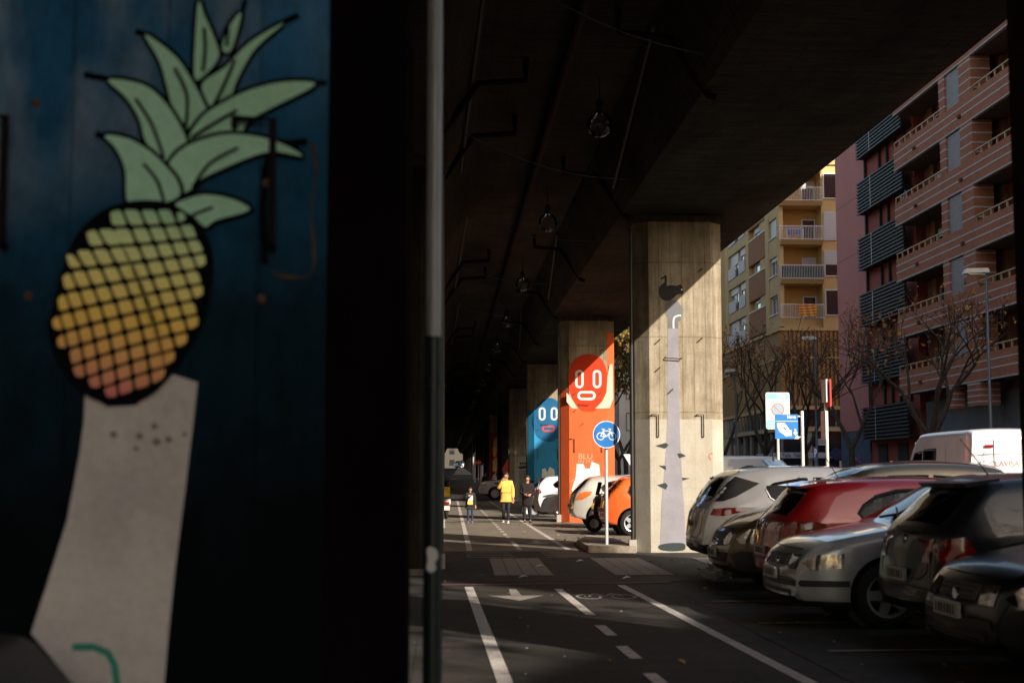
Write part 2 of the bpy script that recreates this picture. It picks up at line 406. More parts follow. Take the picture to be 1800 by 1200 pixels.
# ------------------------------------------------------------------ viaduct deck
M_deck = concrete_mat('deck_concrete', (.115, .092, .066), (.045, .037, .028), boards=.0)
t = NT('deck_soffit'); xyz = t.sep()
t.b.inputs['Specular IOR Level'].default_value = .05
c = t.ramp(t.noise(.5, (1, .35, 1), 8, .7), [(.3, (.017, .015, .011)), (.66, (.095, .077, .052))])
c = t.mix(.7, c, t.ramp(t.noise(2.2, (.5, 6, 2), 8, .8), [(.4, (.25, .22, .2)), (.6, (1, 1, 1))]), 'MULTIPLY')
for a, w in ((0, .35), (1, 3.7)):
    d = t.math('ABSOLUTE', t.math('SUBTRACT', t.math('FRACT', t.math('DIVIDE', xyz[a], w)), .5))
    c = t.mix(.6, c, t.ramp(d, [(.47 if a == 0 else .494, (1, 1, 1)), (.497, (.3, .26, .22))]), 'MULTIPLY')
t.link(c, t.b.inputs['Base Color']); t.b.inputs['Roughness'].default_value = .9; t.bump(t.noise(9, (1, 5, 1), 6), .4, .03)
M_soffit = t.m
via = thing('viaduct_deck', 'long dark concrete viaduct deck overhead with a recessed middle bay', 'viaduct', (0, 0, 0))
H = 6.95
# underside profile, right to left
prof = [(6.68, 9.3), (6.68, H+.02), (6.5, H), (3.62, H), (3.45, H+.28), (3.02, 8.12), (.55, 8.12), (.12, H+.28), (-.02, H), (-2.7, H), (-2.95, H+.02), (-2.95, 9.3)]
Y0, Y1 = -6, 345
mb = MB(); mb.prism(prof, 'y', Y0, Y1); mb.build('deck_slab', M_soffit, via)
par = MB(); par.box(6.43, 6.71, Y0, Y1, 9.3, 10.3); par.box(-2.98, -2.70, Y0, Y1, 9.3, 10.3); par.each('parapet', M_deck, via)
M_pipe = mat('dark_red_pipe', (.022, .005, .005), .8, var=.3, spec=.1)
M_conduit = mat('grey_conduit', (.08, .07, .055), .7, var=.2, spec=.2)
p = MB(); p.tube([(1.88, Y0, 7.98), (1.88, Y1, 7.98)], .07); p.build('main_pipe', M_pipe, via)
def rib_pipes(Y, side):
    # cross pipe: ceiling stub, horizontal run, down the haunch, to pillar top
    if side > 0: pts = [(2.42, Y, 8.1), (2.42, Y, 7.78), (3.12, Y, 7.72), (3.70, Y, 6.88), (3.80, Y-.02, 6.86)]
    else: pts = [(1.25, Y, 8.1), (1.25, Y, 7.78), (.50, Y, 7.72), (-.08, Y, 6.88), (-.12, Y, 6.8)]
    m = MB(); m.tube(pts, .055, 8); m.build('cross_pipe', M_pipe, via)
RY = [8.45] + [29.0 + 18.95*k for k in range(0, 16)]
LY = [5.0 + 18.95*k for k in range(0, 17)]
for y in RY[:8]: rib_pipes(y - .15, 1)
for y in LY[:8]: rib_pipes(y + 1.55, -1)
for y in [19.5 + 18.95*k for k in range(5)]: rib_pipes(y, 1); rib_pipes(y+2.5, -1)
m = MB()
for i, y in enumerate([26, 44, 62]):
    m.tube([(3.02-.02, y-6, 8.05), (3.35, y+2, 7.30)], .028, 6)
    m.tube([(.52, y-9, 8.02), (.28, y+1, 7.4)], .03, 6)
m.each('conduit', M_conduit, via)
m = MB()
for i, y in enumerate([16, 24, 31, 38.5, 47, 58]):
    a = Vector((-.1, y-2.0, 7.1)); b = Vector((3.6, y+2.5, 7.15)); pts = [a.lerp(b, k/8) - Vector((0, 0, .25*math.sin(math.pi*k/8))) for k in range(9)]
    m.tube(pts, .010, 4)
m.each('hanging_cable', mat('black_cable', (.01, .01, .01), .7, var=0), via)

# ------------------------------------------------------------------ pillars
TAN, TAND = (.44, .39, .30), (.23, .19, .135)
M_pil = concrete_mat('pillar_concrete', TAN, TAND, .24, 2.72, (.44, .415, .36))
M_pil_shade = concrete_mat('pillar_concrete_shade', (.035, .03, .024), (.015, .012, .010), .24); M_pil_shade.node_tree.nodes['Principled BSDF'].inputs['Specular IOR Level'].default_value = .05  # pillar concrete darkened in colour to stand for shade under the deck
M_rust = mat('rust_iron', (.07, .035, .02), .9, var=.5, scale=12)
M_pipeG = mat('green_black_pipe', (.010, .018, .018), .4, var=.2, spec=.3)
M_steel = mat('galvanised_steel', (.30, .30, .31), .5, metal=.25, var=.2)
PC = .27
M_blk0 = mat('black_iron', (.008, .006, .005), .8, var=0, spec=.1)
i_near = lambda Y, side: not (side < 0 and Y < 10)
def ring(x0, x1, y0, y1, c, off=0):
    x0 -= off; x1 += off; y0 -= off; y1 += off; c += off*.59
    return [(x0+c, y0), (x1-c, y0), (x1, y0+c), (x1, y1-c), (x1-c, y1), (x0+c, y1), (x0, y1-c), (x0, y0+c)]
def pillar(Y, side, label, group, m=M_pil, depth=1.4, plain=False):
    x0, x1 = (3.92, 5.75) if side > 0 else (-1.98, -.15)
    g = GZ(Y)
    t = thing('viaduct_pillar', label, 'pillar', (x0, Y, g), 0, group)
    w = x1 - x0
    b = MB(); b.prism(ring(0, w, 0, depth, PC), 'z', -.05, 6.80-g); b.build('shaft', m, t)
    cap = MB(); cap.box(.02, w-.02, .03, depth-.03, 6.801-g, 6.949-g); cap.build('bearing_seat', M_deck, t)
    if plain: return t
    for s, bx in ((1, .44), (1, w-.46)):
        k = MB(); k.tube([(bx-.14, -.006, 2.78), (bx-.14, -.05, 2.80), (bx, -.05, 2.80), (bx, -.05, 2.36), (bx, -.004, 2.34)], .014, 6); k.build('bracket', M_rust if i_near(Y, side) else M_blk0, t)
    k = MB(); k.tube([(.60, 0, 3.98), (.60, -.07, 3.96), (.93, -.07, 3.94), (.93, 0, 3.97)], .012, 6); k.build('bracket', M_rust if i_near(Y, side) else M_blk0, t)
    for (bx, bz) in ((.46, 4.32), (1.34, 4.36), (1.36, 5.8), (.46, 3.75), (.72, 3.3)):
        k = MB(); k.tube([(bx, 0, bz), (bx+.03, -.04, bz+.02), (bx-.05, -.05, bz-.05)], .014, 5); k.build('anchor_bolt', M_rust, t)
    px = -.07 if side > 0 else w + .09
    if Y > 10:
        k = MB(); k.tube([(px, .22, .25), (px, .22, 6.7-g)], .035 if side > 0 else .045, 10); k.build('drain_pipe', M_conduit if side < 0 else mat('black_pipe', (.02, .018, .016), .5, var=.2), t)
        k = MB(); k.box(px-.08, px+.07, .14, .30, 0, .25); k.build('drain_shoe', mat('pale_shoe', (.35, .32, .28), .8), t)
    return t
grpR = 'row of viaduct pillars on the parking side'; grpL = 'row of viaduct pillars on the far side of the path'
P = {}
labR = ['dark concrete pillar cut by the right edge of the photo', 'nearest fully seen concrete pillar painted with a long grey neck and bird head',
        'concrete pillar painted bright orange with a round white-eyed face', 'concrete pillar painted blue with white eyes and red mouth',
        'sunlit bare concrete pillar just behind the blue painted one', 'far concrete pillar with a red diamond painted on it', 'far concrete pillar painted with a red and yellow figure']
for i, y in enumerate(RY):
    if i < len(labR): P[i] = pillar(y, 1, labR[i], grpR, plain=(i == 0), depth=1.36, m=M_pil_shade if i in (0, 5) else M_pil)
    else: pillar(y, 1, 'shadowed far pillar of the parking side row beyond the painted ones', grpR, plain=True, m=M_pil_shade)
labL = ['close blurred concrete pillar at left painted with a pineapple', 'dark pillar just behind the pineapple pillar on the left', ]
for i, y in enumerate(LY):
    if i < 2: q = pillar(y, -1, labL[i], grpL, m=M_pil_shade, plain=False)
    else: q = pillar(y, -1, 'shadowed pillar of the left row receding behind the pineapple pillar', grpL, m=M_pil_shade, plain=i > 5)
    if i == 0: NEAR = q

# ---- near pillar: paint and downpipe
def loc_of(t): return t.matrix_basis.translation
YF = 5.0; NO = Vector((-1.98, 5.0, 0))
def wall_pts(px, Y=YF):
    return [at(a, b, Y) for a, b in px]
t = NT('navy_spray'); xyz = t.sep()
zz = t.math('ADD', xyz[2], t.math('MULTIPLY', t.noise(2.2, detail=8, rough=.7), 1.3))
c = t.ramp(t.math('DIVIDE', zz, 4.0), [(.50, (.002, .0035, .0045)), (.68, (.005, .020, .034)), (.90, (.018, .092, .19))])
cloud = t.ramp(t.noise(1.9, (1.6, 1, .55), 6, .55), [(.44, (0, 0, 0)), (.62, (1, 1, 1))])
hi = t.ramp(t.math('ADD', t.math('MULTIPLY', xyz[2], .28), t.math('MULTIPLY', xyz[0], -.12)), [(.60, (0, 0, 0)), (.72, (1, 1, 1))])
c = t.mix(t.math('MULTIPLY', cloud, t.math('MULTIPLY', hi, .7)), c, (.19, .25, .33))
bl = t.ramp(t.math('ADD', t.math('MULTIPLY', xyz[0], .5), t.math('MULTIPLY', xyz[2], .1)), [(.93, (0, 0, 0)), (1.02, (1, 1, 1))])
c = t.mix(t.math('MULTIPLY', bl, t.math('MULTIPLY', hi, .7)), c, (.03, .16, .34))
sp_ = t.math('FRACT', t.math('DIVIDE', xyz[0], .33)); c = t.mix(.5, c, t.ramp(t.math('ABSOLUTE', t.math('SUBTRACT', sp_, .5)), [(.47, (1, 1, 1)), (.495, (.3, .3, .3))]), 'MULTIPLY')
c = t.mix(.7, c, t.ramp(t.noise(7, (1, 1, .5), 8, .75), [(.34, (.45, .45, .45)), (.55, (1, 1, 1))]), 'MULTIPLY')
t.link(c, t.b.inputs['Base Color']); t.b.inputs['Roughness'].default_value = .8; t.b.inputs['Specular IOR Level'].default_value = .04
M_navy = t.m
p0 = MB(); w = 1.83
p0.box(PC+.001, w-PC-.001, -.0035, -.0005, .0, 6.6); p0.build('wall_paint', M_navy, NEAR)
p0 = MB(); p0.add([(w-PC, -.0035, 0), (w+.003, PC, 0), (w+.003, 1.12, 0), (w+.003, 1.12, 6.6), (w+.003, PC, 6.6), (w-PC, -.0035, 6.6)], [(0,1,4,5),(1,2,3,4)]); p0.build('side_paint', mat('black_red_paint', (.004, .002, .002), .9, var=.3, spec=.02), NEAR)
M_blk = mat('black_spray', (.003, .004, .004), .9, var=.1, spec=.03)
M_leaf = wallpaint('leaf_green_paint', (.40, .70, .52), .85)
M_arm = wallpaint('pale_grey_paint', (.58, .55, .54), .62, 1.1)
leaves = [  # outlines in photo px
 [(230,362),(296,356),(318,342),(312,318),(298,300),(268,270),(228,246),(186,240),(205,262),(222,300)],
 [(318,342),(340,332),(352,318),(388,300),(440,278),(482,268),(532,276),(500,256),(455,242),(400,238),(350,250),(316,268),(298,294),(312,318)],
 [(290,288),(326,262),(328,246),(312,212),(285,175),(250,150),(192,142),(222,172),(246,210),(258,250)],
 [(332,246),(350,254),(420,236),(440,212),(480,190),(555,150),(500,146),(440,160),(390,184),(356,208)],
 [(312,222),(325,230),(362,200),(358,182),(342,150),(310,102),(256,62),(282,110),(296,160)],
 [(356,150),(374,192),(402,180),(418,140),(450,86),(500,42),(440,76),(396,120)],
 [(342,130),(352,140),(384,104),(378,70),(360,30),(350,4),(345,50)],
 [(392,90),(404,92),(414,70),(424,24),(406,44),(394,70)],
 [(310,362),(342,382),(362,400),(382,388),(440,370),(404,350),(360,344),(334,350)],
]
veins = [[(254,290),(278,320),(290,356)], [(420,262),(370,290),(340,332)], [(240,176),(268,220),(290,280)], [(418,196),(370,224),(338,244)], [(308,122),(330,170),(328,226)], [(414,108),(396,150),(376,190)], [(360,52),(362,90),(358,128)], [(402,48),(400,84)], [(376,366),(345,378),(338,384)]]
def grow(poly, d):
    cx = sum(p[0] for p in poly)/len(poly); cy = sum(p[1] for p in poly)/len(poly); n = len(poly); out = []
    A = sum(poly[i][0]*poly[(i+1)%n][1]-poly[(i+1)%n][0]*poly[i][1] for i in range(n)); s = 1 if A > 0 else -1
    for i in range(n):
        a = poly[i-1]; b = poly[(i+1) % n]; dx, dy = b[0]-a[0], b[1]-a[1]; L = math.hypot(dx, dy) or 1
        out.append((poly[i][0]+s*dy/L*d, poly[i][1]-s*dx/L*d))
    return out
body = spline([(234,359),(300,363),(350,400),(371,450),(368,516),(347,582),(302,654),(258,696),(210,708),(156,692),(114,648),(92,588),(99,540),(117,474),(138,420),(180,378)], 5)
blk = [wall_pts(grow(spline(l, 4), 8)) for l in leaves]
flatz = lambda pls, name, m, th: multi([(p, ()) for p in pls], name, m, NEAR, NO, th=th)
bigs = [wall_pts(stroke([(148,132),(190,140),(230,160)], 12)), wall_pts(stroke([(238,56),(262,64),(290,90)], 12)), wall_pts(stroke([(525,28),(500,40),(470,60)], 12)), wall_pts(stroke([(574,146),(540,148),(500,152)], 10)), wall_pts(stroke([(168,236),(200,246),(225,262)], 12)), wall_pts(stroke([(447,372),(420,364),(380,352)], 10)),
        wall_pts(stroke([(478,258),(466,300),(462,380),(466,465)], 13)), wall_pts(stroke([(540,250),(500,254),(470,262)], 14)), wall_pts(stroke([(432,0),(424,30),(415,60)], 9))]
for q_, li in enumerate((7, 6, 5, 4, 3, 2, 1, 0, 8)):
    flatz([wall_pts(grow(spline(leaves[li], 4), 7))], 'leaf_outline', M_blk, .0055 + q_*.0014)
    flatz([wall_pts(spline(leaves[li], 4))], 'leaf_paint', M_leaf, .0062 + q_*.0014)
flatz(bigs, 'tip_stroke', M_blk, .0050)
flatz([wall_pts(stroke(spline(v, 5, False), 6)) for v in veins], 'leaf_vein', M_blk, .0185)
flatz([wall_pts(grow(body, 4))], 'pineapple_outline', M_blk, .0195)
arm = [(150,690),(190,715),(240,712),(295,655),(348,672),(338,760),(326,860),(308,1000),(298,1100),(284,1260),(120,1260),(120,1190),(55,1112),(82,1030),(118,915),(140,800),(148,740)]
flatz([wall_pts(arm)], 'arm_paint', M_arm, .0050)
flatz([wall_pts(stroke([(128,1136),(165,1136),(190,1146),(202,1168),(208,1215)], 13))], 'teal_stroke', mat('teal_paint', (.01, .20, .14), .6, var=.2), .0062)
# pineapple cells
def famB(k, u):   # near-horizontal curves; u in [-1,1] across
    s = k/11.0
    base = 362 + 345*s; sl = -2 - 62*s
    return base + sl*u + (14 - 40*s)*(-(u*u))*.6 + 6*(1-s)
def colX(j, y):   # steep curves
    s = (y-372)/330
    return 238 + j*33*(1-.025*abs(j)) + 118*(s-.45) + 26*math.sin(math.pi*s)*(1 if j < 0 else .4)
lerp2 = lambda a, b, f: (a[0]+(b[0]-a[0])*f, a[1]+(b[1]-a[1])*f)
cells = []; inb = grow(body, -5)
for k in range(-1, 12):
    for j in range(-9, 9):
        q = []
        for (kk, jj) in ((k+.10, j+.09), (k+.10, j+.91), (k+.90, j+.91), (k+.90, j+.09)):
            y = 372+330*kk/11; 
            for _ in range(3):
                x = colX(jj, y); u = (x-(268-92*(y-372)/330+15))/140; y = famB(kk, max(-1.2, min(1.2, u)))
            q.append((x, y))
        cxy = (sum(a for a, b in q)/4, sum(b for a, b in q)/4)
        if not inside(cxy, inb): continue
        if sum(inside(p, inb) for p in q) < 4:
            q = [(a if inside((a, b), inb) else cxy[0]+(a-cxy[0])*.55, b if inside((a, b), inb) else cxy[1]+(b-cxy[1])*.55) for a, b in q]
            if sum(inside(p, inb) for p in q) < 3: continue
        q = [(lerp2(q[i], q[(i+1) % 4], f)) for i in range(4) for f in (.16, .84)]
        cells.append(wall_pts(q))
t = NT('pineapple_paint'); xyz = t.sep()
f = t.math('ADD', t.math('MULTIPLY', t.math('SUBTRACT', xyz[2], 1.80), 1/.70), t.math('MULTIPLY', t.math('SUBTRACT', xyz[0], .9), .22))
c = t.ramp(f, [(.02, (.60, .16, .16)), (.22, (.78, .40, .12)), (.42, (.88, .58, .11)), (.62, (.82, .72, .24)), (.80, (.66, .76, .34)), (.97, (.36, .62, .38))])
t.link(t.mix(.4, c, t.ramp(t.noise(5), [(.3, (.7, .7, .7)), (.6, (1, 1, 1))]), 'MULTIPLY'), t.b.inputs['Base Color']); t.b.inputs['Roughness'].default_value = .7
flatz(cells, 'pineapple_paint', t.m, .0203)
# bolts / holes and rust smudges on the near wall
k = MB()
for (x, y) in ((64,182),(50,520),(460,526),(468,322)):
    q = at(x, y, YF) - NO; k.ball(q, (.018, .012, .018), 8, 6)
k.build('anchor_bolt', M_rust, NEAR)
flatz([wall_pts(spline([(x-r, y), (x, y-r*.8), (x+r, y), (x, y+r*.9)], 4)) for x, y, r in ((200,763,7),(246,766,7),(272,749,6),(276,776,8),(297,772,7),(325,763,5),(240,788,5))], 'paint_speck', mat('rust_smudge', (.20, .15, .13), .9), .0066)
flatz([wall_pts(stroke(spline([(548,250),(556,300),(548,380),(552,440),(545,484),(500,486),(478,480)], 5, False), lambda u: 5+3*math.sin(u*17)))], 'rust_stain', mat('rust_stain', (.05, .028, .024), .9, var=.6, scale=9), .0058)
# downpipe beside the near pillar
k = MB(); k.tube([(1.93, 1.05, 2.12), (1.93, 1.05, 6.7)], .0335, 14); k.build('downpipe', mat('grey_pipe', (.30, .30, .31), .38, var=.15, coat=.2), NEAR, smooth=True)
k = MB(); k.tube([(1.93, 1.05, 0), (1.93, 1.05, 2.14)], .041, 14); k.tube([(1.93, 1.05, 1.93), (1.93, 1.05, 1.97)], .047, 14); k.build('pipe_guard', M_pipeG, NEAR, smooth=True)
k = MB(); k.tube([(1.93, 1.05, 3.9), (1.93, 1.05, 3.94)], .045, 12); k.box(1.83, 1.93, 1.03, 1.07, 3.9, 3.94); k.build('pipe_clamp', M_rust, NEAR)
k = MB(); k.prism(spline([(1.905, 1.245), (1.925, 1.255), (1.948, 1.24), (1.952, 1.21), (1.94, 1.19), (1.945, 1.165), (1.925, 1.15), (1.905, 1.165), (1.91, 1.2)], 3), 'y', .998, 1.010); k.build('sticker', mat('white_sticker', (.6, .6, .62), .6, var=0), NEAR)

# ---- painted pillars
def shell(t, w, z0, z1, m, name, faces=('front', 'lch', 'rch', 'left'), off=.0035, z0s=None):
    r = ring(0, w, 0, 1.36, PC, off); mb = MB()
    idx = {'front': (0, 1), 'rch': (1, 2), 'lch': (7, 0), 'left': (6, 7)}
    for f in faces:
        a, b = r[idx[f][0]], r[idx[f][1]]; zt = z1[f] if isinstance(z1, dict) else z1
        mb.add([(a[0], a[1], z0), (b[0], b[1], z0), (b[0], b[1], zt), (a[0], a[1], zt)], [(0, 1, 2, 3)])
    return mb.build(name, m, t)
# A: grey long neck with bird head
A = P[1]; AO = Vector((3.92, 29.0, 0)); YA = 29.0
wp = lambda px, Y=YA: [at(a, b, Y) for a, b in px]
M_neck = wallpaint('pale_lilac_paint', (.27, .26, .295), .8, 2.2, chip=.3); M_shade = wallpaint('charcoal_paint', (.035, .045, .05), .8); M_blk2 = mat('black_mural_paint', (.004, .006, .005), .5, var=0)
multi([(wp(spline([(1158,508),(1163,500),(1168,496),(1168,482),(1166,480),(1172,488),(1172,502),(1178,501),(1190,502),(1196,500),(1201,508),(1200,516),(1190,518),(1182,525),(1174,529),(1164,526),(1159,518)], 3)), ()),
       (wp([(1160,489),(1162,491),(1172,487),(1171,484)]), ())], 'bird_head_paint', M_blk2, A, AO, th=.006)
multi([(wp(rrect(1198.5, 509, 3, 3, 1.4)), ())], 'eye_paint', mat('eye_paint', (.6,.75,.7), .6, var=0), A, AO, th=.008)
multi([(wp([(1169,548),(1170,534),(1178,527),(1190,528),(1196,536),(1201,543),(1200,552),(1196,556),(1198,562),(1192,566),(1192,577),(1174,577),(1174,560)]), ())], 'collar_paint', wallpaint('slate_paint', (.17, .175, .19), .8), A, AO, th=.005)
multi([(wp(stroke(spline([(1184,577),(1184,562),(1188,556),(1197,554)], 4, False), 2.6)), ())], 'white_stroke', mat('white_mural_paint', (.75,.73,.68), .6, var=.1), A, AO, th=.007)
multi([(wp([(1174,577),(1192,577),(1193,640),(1195,760),(1199,840),(1203,900),(1205,962),(1160,962),(1163,880),(1170,800),(1173,740),(1173,640)]), ())], 'neck_paint', M_neck, A, AO, th=.004)
multi([(wp(spline([(1158,958),(1175,954),(1200,954),(1205,960),(1200,967),(1175,968),(1160,965)], 3)), ())] + [(wp(p), ()) for p in (
   [(1152,783),(1170,778),(1175,781),(1172,786),(1168,788)], [(1158,818),(1170,818),(1171,826)], [(1155,852),(1170,848),(1174,853),(1170,860)], [(1190,797),(1197,796),(1206,801),(1194,805)], [(1199,839),(1213,840),(1200,844)])], 'thorn_paint', M_shade, A, AO, th=.006)
multi([(wp(stroke(spline([(1253,797),(1248,797),(1246,803),(1250,808)], 4, False), 1.6)), ())], 'scribble', mat('red_scribble', (.45,.08,.04), .7, var=.2), A, AO, th=.005)
# B: orange face
B = P[2]; YB = RY[2]; BO = Vector((3.92, YB, 0)); wb = lambda px: [at(a, b, YB) for a, b in px]
M_or = wallpaint('orange_paint', (.66, .115, .034), .82, 1.5, chip=.35); M_or2 = wallpaint('red_orange_paint', (.56, .042, .010), .85, 1.5); M_wht = wallpaint('white_mural', (.74, .72, .68), .85, 2)
M_cream = wallpaint('cream_patch', (.56, .50, .40), .85, 2)
ztop = at(1030, 712, YB).z
shell(B, 1.83, 0, {'front': ztop, 'lch': ztop+.55, 'rch': 6.4, 'left': ztop+.55}, M_or, 'orange_paint')
face = spline([(999,668),(1003,643),(1014,628),(1034,622),(1054,628),(1064,643),(1068,668),(1064,694),(1056,710),(1046,722),(1024,722),(1012,710),(1003,694)], 5)
multi([(wb(face), ())], 'face_paint', M_or2, B, BO, th=.006)
multi([(wb([(1046,718),(1058,706),(1066,690),(1068,660),(1072,640),(1077,640),(1078,700),(1072,717)]), ()), (wb([(996,690),(1003,697),(1012,712),(1016,718),(1005,717),(996,706)]), ())], 'cream_patch', M_cream, B, BO, th=.0068)
def oring(cx, cy, w, h, t): return (wb(rrect(cx, cy, w, h, min(w, h)/2-.2)), (wb(rrect(cx, cy, w-2*t, h-2*t, max(.6, min(w, h)/2-t-.3))),))
multi([oring(1018.5, 666, 15, 32, 4), oring(1049.5, 666, 15, 32, 4), oring(1031, 695, 32, 16, 4.2)], 'eye_and_mouth_paint', M_wht, B, BO, th=.010)
multi([(wb([(1014,815),(1025,815),(1029,823),(1037,823),(1040,811),(1053,816),(1055,835),(1061,848),(1058,870),(1056,900),(1008,900),(1012,885),(1005,860),(1012,838)]), ())], 'vest_paint', M_wht, B, BO, th=.006)
lt = mat('pale_tag_paint', (.62,.30,.18), .7, var=.2)
text_mesh('BLU', .26, 'tag_lettering', lt, B, at(1029, 802, YB)-BO+Vector((0,-.006,0)), (R(90), 0, 0), sx=1.1)
text_mesh('IN MY', .17, 'tag_lettering', lt, B, at(1030, 811, YB)-BO+Vector((0,-.006,0)), (R(90), 0, 0), sx=1.2)
random.seed(5)
sc = MB()
for i in range(60):
    x, z = random.gauss(.22, .2), random.gauss(1.3, .22)
    if not .0 < x < .6: continue
    xx = max(x, PC+.01); yy = -.006 if x > PC else PC - x - .006
    sc.box(x, x+random.uniform(.01, .05), yy-.002, yy, z, z+random.uniform(.008, .02))
sc.build('paint_splash', lt, B)
# C: blue face
Cc = P[3]; YC = RY[3]; CO = Vector((3.92, YC, 0)); wc = lambda px: [at(a, b, YC) for a, b in px]
M_bl = wallpaint('blue_paint', (.035, .29, .56), .8, 1.2, chip=.3); M_bl2 = wallpaint('deep_blue_paint', (.015, .12, .27), .8, 1.2)
zc = at(960, 720, YC).z
shell(Cc, 1.83, 0, {'front': zc, 'lch': zc, 'rch': zc, 'left': zc-.1}, M_bl, 'blue_paint')
multi([(wc(spline([(938,735),(942,716),(952,704),(964,699),(976,702),(985,714),(988,740),(984,765),(970,776),(950,772),(940,760)], 4)), ())], 'face_paint', M_bl2, Cc, CO, th=.006)
def oc(cx, cy, w, h, t): return (wc(rrect(cx, cy, w, h, min(w, h)/2-.2)), (wc(rrect(cx, cy, w-2*t, h-2*t, max(.5, min(w, h)/2-t-.3))),))
multi([oc(953, 727, 12, 23, 3.2), oc(974, 727, 12, 23, 3.2)], 'eye_paint', M_wht, Cc, CO, th=.009)
multi([oc(964, 753, 23, 11, 3)], 'mouth_paint', mat('red_mural', (.55, .05, .03), .7), Cc, CO, th=.009)
multi([(wc([(953,824),(958,822),(962,830),(966,820),(974,824),(977,850),(952,850)]), ())], 'vest_paint', M_wht, Cc, CO, th=.006)
multi([(wc(stroke(spline([(942,836),(947,838),(944,846),(950,842),(954,840)], 4, False), 1.2)), ())], 'scribble', mat('red_scribble2', (.5,.1,.06), .7), Cc, CO, th=.006)
# D: bare with stitched mark
D = P[4]; YD = RY[4]; DO = Vector((3.92, YD, 0)); wd = lambda px: [at(a, b, YD) for a, b in px]
multi([(wd([(910,820),(930,817),(930,822),(914,824)]), ())] + [(wd([(913+4*k, 812), (915+4*k, 819), (917+4*k, 813)]), ()) for k in range(4)], 'tooth_paint', M_shade, D, DO, th=.006)
multi([(wd([(912,826),(930,824),(930,880),(912,880)]), ())], 'grey_paint', wallpaint('mid_grey_paint', (.25,.25,.26), .8), D, DO, th=.005)
E = P[5]; YE = RY[5]; EO = Vector((3.92, YE, 0))
multi([([at(a, b, YE) for a, b in ((882,828),(892,810),(900,812),(900,850),(892,858))], ())], 'diamond_paint', mat('red_diamond', (.42, .03, .02), .7), E, EO, th=.006)
F = P[6]; YG = RY[6]; FO = Vector((3.92, YG, 0)); wf = lambda px: [at(a, b, YG) for a, b in px]
shell(F, 1.83, 0, 4.9, wallpaint('red_figure_ground', (.42, .05, .03), .7, 1.0), 'red_paint', ('front', 'lch'))
multi([(wf(spline([(868,782),(873,776),(878,782),(874,800),(869,812),(866,800)], 3)), ()), (wf([(866,818),(872,812),(876,826),(870,846),(866,840)]), ())], 'figure_paint', mat('ochre_mural', (.62, .36, .13), .7), F, FO, th=.006)

# ------------------------------------------------------------------ hanging glass globes
M_glob = glass_mat('globe_glass', (.86, .84, .80), .28)
M_sock = mat('black_socket', (.01, .01, .01), .5, var=0)
def globe(Y, i):
    z = 7.30; x = at(1055 if i == 0 else 782, 212, Y).x if False else 1.9 + .62*min(1, max(0, (24-Y)/2+0))*0 + (2.52 if i == 0 else 2.32) - 1.9
    t = thing('glass_globe_lamp', ['clear glass globe lamp hanging nearest under the dark viaduct', 'second nearest clear glass globe lamp under the viaduct', 'third clear glass globe lamp along the viaduct'][i] if i < 3 else 'small clear glass globe lamp in the receding string under the viaduct', 'lamp', (x, Y, z), 0, 'string of glass globe lamps under the viaduct' )
    g = MB(); g.lathe([(.002, -.215), (.08, -.20), (.15, -.155), (.20, -.08), (.215, 0), (.20, .08), (.155, .15), (.10, .19), (.065, .215), (.055, .27)], 24); g.build('globe', M_glob, t, smooth=True)
    g = MB(); g.lathe([(.001, .42), (.045, .42), (.055, .36), (.06, .28), (.03, .26), (.02, .12), (.001, .12)], 12); g.build('socket', M_sock, t, smooth=True)
    g = MB(); g.tube([(0, 0, .42), (0, 0, .82)], .008, 5); g.build('cord', M_sock, t)
ys = [22.9, 32.0, 42.6, 53, 64, 76] + [88 + 11*k for k in range(16)]
for i, y in enumerate(ys): globe(y, i)
# ------------------------------------------------------------------ buildings
M_brick = brick_mat('brick', (.50, .15, .058), (.40, .11, .042), (.33, .20, .13))
M_brick2 = brick_mat('brick_inner', (.34, .14, .07), (.28, .11, .055), (.26, .18, .13))
M_white = mat('white_stone_band', (.52, .49, .47), .7, var=.2)
M_wood = mat('ochre_rail', (.50, .30, .13), .6, var=.3)
M_slabu = mat('slab_soffit', (.12, .09, .075), .9, var=.3)
M_frame = mat('white_frame', (.74, .73, .73), .5, var=.08)
M_shut = NT('shutter'); xyz = M_shut.sep()
d = M_shut.math('FRACT', M_shut.math('DIVIDE', xyz[2], .11)); c = M_shut.ramp(d, [(.0, (.25, .24, .24)), (.25, (.58, .56, .56))])
M_shut.link(c, M_shut.b.inputs['Base Color']); M_shut = M_shut.m
M_glass = mat('window_glass', (.018, .02, .024), .06, var=0, spec=.8, coat=.5)
M_curt = mat('curtained_glass', (.16, .15, .15), .15, var=.5, scale=.7, coat=.6)
